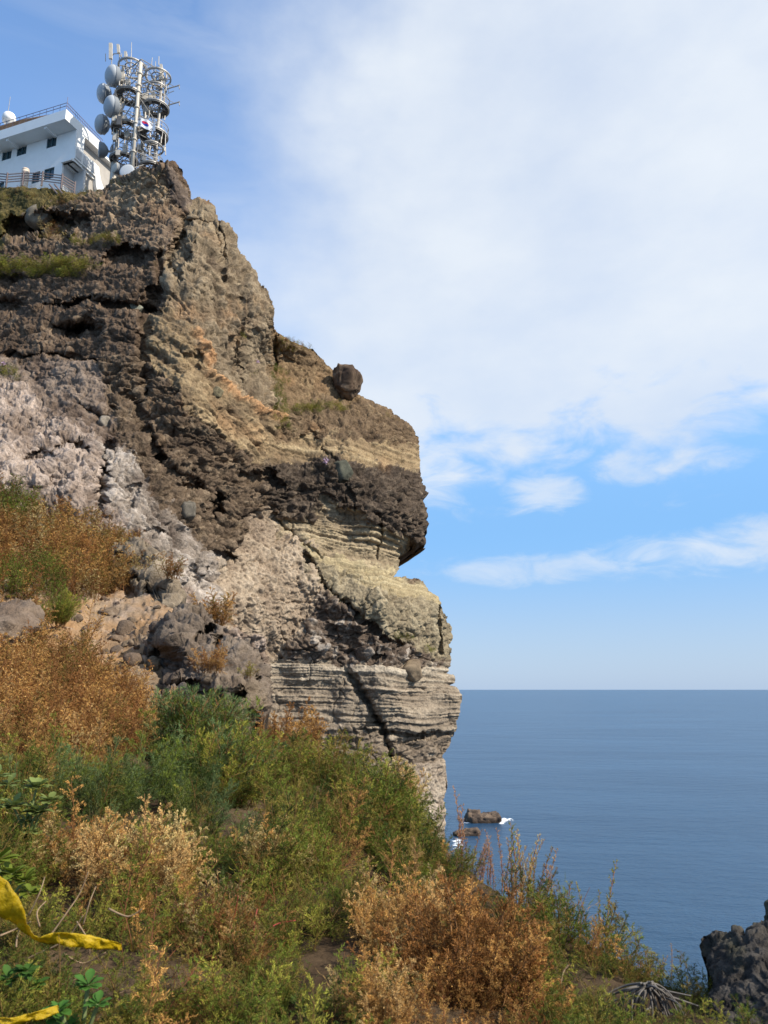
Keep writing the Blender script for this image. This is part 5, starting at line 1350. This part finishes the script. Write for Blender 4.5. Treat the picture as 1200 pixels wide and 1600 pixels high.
# dead twigs, roots and red stems
def twigs(name, label, lines, Y, r, m, cat='branch', jit=.03):
    p0 = atY(lines[0][0][0], lines[0][0][1], Y); T = empty(name, p0, label, cat)
    for ln in lines:
        P = [atY(x, y, Y + RNG.normal() * jit) for x, y in ln]
        Q = []
        for k in range(len(P) - 1):                      # Catmull-Rom smoothing
            a = P[max(k - 1, 0)]; b = P[k]; c = P[k + 1]; d = P[min(k + 2, len(P) - 1)]
            for t in np.linspace(0, 1, 6, endpoint=False): Q.append(.5 * (2 * b + (c - a) * t + (2 * a - 5 * b + 4 * c - d) * t * t + (3 * b - a - 3 * c + d) * t ** 3))
        Q.append(P[-1]); MB().tube(Q, r * RNG.uniform(.7, 1.2), 6, r1=r * .45).out('twig', m, T, True)


M_TWIG = mat('dead_twig', (.25, .17, .10), .85, var=.3, nscale=40)
M_ROOT = mat('pale_root', (.13, .115, .10), .85, var=.3, nscale=40)
M_RED = mat('red_stem', (.34, .05, .04), .6, var=.2, nscale=30)
twigs('dead_branch', 'tangle of pale dead branches behind and below the yellow tape', [[(80, 1460), (105, 1425), (125, 1395), (138, 1362)], [(45, 1430), (62, 1395), (70, 1370)], [(62, 1448), (58, 1425), (72, 1408)], [(0, 1462), (24, 1452), (48, 1440)],
      [(100, 1490), (130, 1505), (165, 1488)], [(60, 1520), (90, 1538), (120, 1530), (150, 1518)], [(130, 1445), (140, 1410), (150, 1385)], [(25, 1480), (28, 1460), (40, 1430)], [(170, 1420), (200, 1432), (222, 1420)], [(130, 1600), (160, 1565), (205, 1545), (225, 1535)],
      [(120, 1440), (138, 1470), (140, 1492)], [(0, 1540), (40, 1500), (100, 1470), (130, 1430)]], 3.0, .0035, M_TWIG)
_rr = random.Random(3); MOP = []
for _k in range(30):
    a_ = _rr.uniform(-1.25, 1.35); L1 = _rr.uniform(40, 95); x0_ = 1010 + _rr.uniform(-14, 14); y0_ = 1538 + _rr.uniform(-4, 6)
    MOP.append([(x0_, y0_), (x0_ + math.sin(a_) * L1 * .35, y0_ + 3 + 4 * abs(math.cos(a_))), (x0_ + math.sin(a_) * L1 * .75, y0_ + 18 + 14 * math.cos(a_)), (x0_ + math.sin(a_) * L1 + _rr.uniform(-8, 8), y0_ + 50 + 26 * math.cos(a_)), (x0_ + math.sin(a_) * L1 * 1.02 + _rr.uniform(-12, 12), y0_ + 86 + 20 * math.cos(a_))])
twigs('root_tangle', 'mop of grey dead stems hanging under the green cushion beside the corner rock', MOP + [[(1008, 1540), (985, 1552), (962, 1575), (950, 1605)], [(1010, 1540), (995, 1560), (982, 1600)], [(1012, 1540), (1005, 1565), (998, 1610)], [(1012, 1542), (1030, 1555), (1062, 1570), (1075, 1600)],
      [(1010, 1540), (980, 1545), (950, 1560), (936, 1585)], [(1005, 1545), (975, 1565), (965, 1600)], [(1015, 1542), (1040, 1548), (1080, 1556)], [(1015, 1545), (1025, 1575), (1022, 1610)], [(1015, 1545), (1045, 1575), (1055, 1612)], [(1000, 1600), (1010, 1578), (1030, 1578), (1046, 1612)],
      [(1008, 1548), (988, 1575), (975, 1612)], [(940, 1570), (965, 1562), (1000, 1550)], [(1020, 1548), (1062, 1562), (1100, 1575)], [(1000, 1545), (960, 1552), (930, 1560)], [(1018, 1560), (1012, 1590), (1008, 1615)], [(1040, 1550), (1066, 1580), (1068, 1610)]], 3.35, .0048, M_ROOT, 'roots')
twigs('red_stemmed_weed', 'bare dark red stems in the gap at the lower middle of the slope', [[(345, 1520), (360, 1500), (385, 1490)], [(350, 1508), (368, 1492), (378, 1512)], [(395, 1470), (398, 1440), (402, 1420)], [(410, 1465), (430, 1445), (462, 1438)], [(338, 1498), (352, 1470), (366, 1430), (372, 1400)], [(310, 1480), (318, 1460), (322, 1448)]], 3.5, .004, M_RED, 'weed')
twigs('pale_dead_stem', 'single pale crooked dead stem at the right foot of the rust bush', [[(868, 1560), (875, 1540), (880, 1520), (888, 1508)], [(870, 1562), (890, 1570), (905, 1558)]], 3.6, .006, M_TWIG)
shrub(1030, 1552, 110, 30, 22, 'feather', ('blue', 'dgreen'), 'cushion_plant', 'blue green cushion plant on top of the hanging dead stems', 'plant')


def tape(name, label, pts, Y, wpx):
    p0 = atY(pts[0][0], pts[0][1], Y); V = []; n = 0
    P = []
    for k in range(len(pts) - 1):
        a = np.array(pts[max(k - 1, 0)], float); b = np.array(pts[k], float); c = np.array(pts[k + 1], float); d = np.array(pts[min(k + 2, len(pts) - 1)], float)
        for t in np.linspace(0, 1, 12, endpoint=False): P.append(.5 * (2 * b + (c - a) * t + (2 * a - 5 * b + 4 * c - d) * t * t + (3 * b - a - 3 * c + d) * t ** 3))
    P.append(np.array(pts[-1], float)); P = np.array(P); m = len(P)
    for i in range(m):
        c = atY(P[i, 0], P[i, 1], Y + P[i, 4]); t = P[min(i + 1, m - 1)] - P[max(i - 1, 0)]; tn = np.array([t[0], 0, -t[1]]); tn /= np.linalg.norm(tn) + 1e-6
        nrm = np.array([tn[2], 0, -tn[0]]); tw = P[i, 3]; dirv = nrm * math.cos(tw) + np.array([0, 1, 0]) * math.sin(tw); w_ = P[i, 2] * Y / F * .8
        for s in np.linspace(-.5, .5, 7): q_ = np.array([[i * .13, s * 1.6, w_ * 9]]); V.append(dirv * 0 + np.array([fbm(q_, .5, 3, 3)[0] * .0015, fbm(q_, .45, 3, 8)[0] * .012, 0]) + c + dirv * w_ * s + np.array([0, .004 * math.sin(i * .21 + s * 3) + .003 * math.sin(i * .37 - s * 6 + 1), .0015 * math.sin(i * .23)]))
    Fc = np.array([[i * 7 + j, i * 7 + j + 1, i * 7 + j + 8, i * 7 + j + 7] for i in range(m - 1) for j in range(6)])
    o = mesh(name, V, Fc, M_TAPE, smooth=True, base=p0); md = o.modifiers.new('thickness', 'SOLIDIFY'); md.thickness = .0008
    tag(o, label, 'tape')


# x, y, width px, twist, depth offset
tape('barrier_tape', 'upper yellow plastic barrier tape curling down and right through dead twigs', [(-60, 1350, 46, .1, -.1), (-10, 1392, 52, .15, -.08), (18, 1422, 46, .2, -.05), (38, 1450, 26, .6, -.02), (58, 1466, 24, 1.0, 0), (84, 1468, 27, .5, 0), (115, 1468, 25, .3, .02), (150, 1474, 23, .25, .06), (180, 1478, 21, .55, .12), (190, 1479, 19, .8, .16)], 2.75, 1)
tape('barrier_tape', 'short yellow tape end lying at the bottom left corner', [(-40, 1610, 30, .2, 0), (0, 1602, 26, .3, 0), (30, 1594, 20, .6, .02), (60, 1588, 18, .4, .04), (92, 1575, 12, .2, .08)], 2.25, 1)

# ------------------------------------------------------------------ growth on the far cliff
def cliff_plants():
    spots = [  # x, y, rx, ry, n, height m, colours, label, stuff
        (60, 424, 85, 11, 300, 1.15, ('ygreen', 'olive', 'green'), 'yellow green grass along the left ledge of the cliff'), (20, 300, 110, 14, 220, .5, ('olive', 'ygreen', 'rust', 'straw'), 'olive grass on the rim below the fence'),
        (0, 345, 10, 26, 40, .6, ('green', 'olive'), 'green grass on the far left bank below the fence'), (86, 368, 16, 7, 26, 1.5, ('straw', 'olive', 'rust'), 'straw coloured tussock in front of the dark hollow'), (105, 318, 26, 7, 40, .6, ('rust', 'straw'), 'tan grass under the fence corner'),
        (150, 378, 36, 6, 90, .8, ('ygreen', 'olive'), 'green fringe on the ledge right of the straw tussock'), (140, 306, 20, 5, 30, .5, ('green', 'olive'), 'dark green grass in front of the tower foot'), (458, 540, 30, 9, 130, .7, ('olive', 'rust', 'ygreen'), 'olive grass on the skyline shoulder left of the perched boulder'),
        (500, 641, 42, 6, 130, .8, ('green', 'ygreen', 'olive'), 'green grass below the perched boulder'), (440, 652, 11, 22, 60, .8, ('green', 'ygreen'), 'bright green plants under the orange seam'), (437, 606, 10, 26, 60, .9, ('green',), 'green plants in the corner right of the buttress'),
        (620, 652, 26, 5, 40, .4, ('olive', 'ygreen', 'rust'), 'olive fringe on the skyline right of the perched boulder'), (630, 998, 20, 4, 50, .7, ('green', 'olive'), 'green plants over the pale rubble'), (672, 1016, 8, 6, 22, .6, ('ygreen', 'green'), 'moss green clump near the right edge of the cream layer'),
        (505, 870, 10, 4, 14, .4, ('dgreen', 'olive'), 'small dark tuft on the cream layer'), (232, 420, 12, 8, 14, .4, ('olive', 'ygreen'), 'olive moss on the rock right of the grass ledge'), (385, 525, 3, 7, 8, .5, ('green', 'ygreen'), 'upper green sprig on the buttress'), (396, 582, 4, 5, 7, .4, ('ygreen',), 'lower green sprig on the buttress'),
        (386, 398, 3, 3, 5, .6, ('green',), 'sprig on the buttress skyline'), (10, 590, 20, 12, 40, .7, ('green', 'ygreen', 'olive'), 'green bank at the left edge above the pale scree'), (240, 272, 16, 6, 18, .4, ('dgreen', 'olive'), 'dark grass left of the pinnacle'), (180, 288, 14, 5, 18, .5, ('green', 'olive'), 'green clump at the tower foot'),
        (298, 306, 3, 4, 5, .5, ('straw', 'olive'), 'dry sprig in the notch right of the pinnacle')]
    for (cx, cy, rx, ry, n, h, pal, lab) in spots:
        x = cx + RNG.uniform(-1, 1, n) * rx; y = cy + RNG.uniform(-1, 1, n) * ry; P, _ = cl_look(x, y); ok = ~np.isnan(P[:, 0]); P = P[ok]; m = len(P)
        if m == 0: continue
        cols = np.array([lin(PAL[RNG.choice(pal)], LG) * RNG.uniform(.6, 1.0) for _ in range(m)])
        (lv, lf, lc), _s = grow(P + [0, .05, -.1], h * RNG.uniform(.6, 1.2, m), RNG.normal(size=(m, 3)) * .35 + [0, -.4, 0], ['green_far'] * m, cols, np.tile(lin((120, 96, 60)), (m, 1)), 1.6)
        tag(mesh('cliff_grass', lv, lf, M_LEAF, col=np.clip(lc, .008, .7)), lab, 'grass', kind='stuff')
    for (x, y, lab) in ((398, 566, 'lilac flowers high on the buttress face'), (508, 727, 'lilac flowers beside the round dark boulder'), (6, 570, 'pale pink flowers on the left green bank')):
        P, _ = cl_look(np.array([x]), np.array([y])); n = 14; B_ = P + RNG.normal(size=(n, 3)) * [.11, .06, .12]
        D = RNG.normal(size=(n * 4, 3)); V, Fq = leaf_quads(np.repeat(B_, 4, 0) + [0, -.25, 0], D, np.full(n * 4, .16), np.full(n * 4, .12), RNG.random(n * 4) * 6)
        tag(mesh('flower_clump', V, Fq, M_LEAF, col=np.tile(lin((196, 170, 190)), (len(V), 1)), base=P[0]), lab, 'flowers')


cliff_plants()
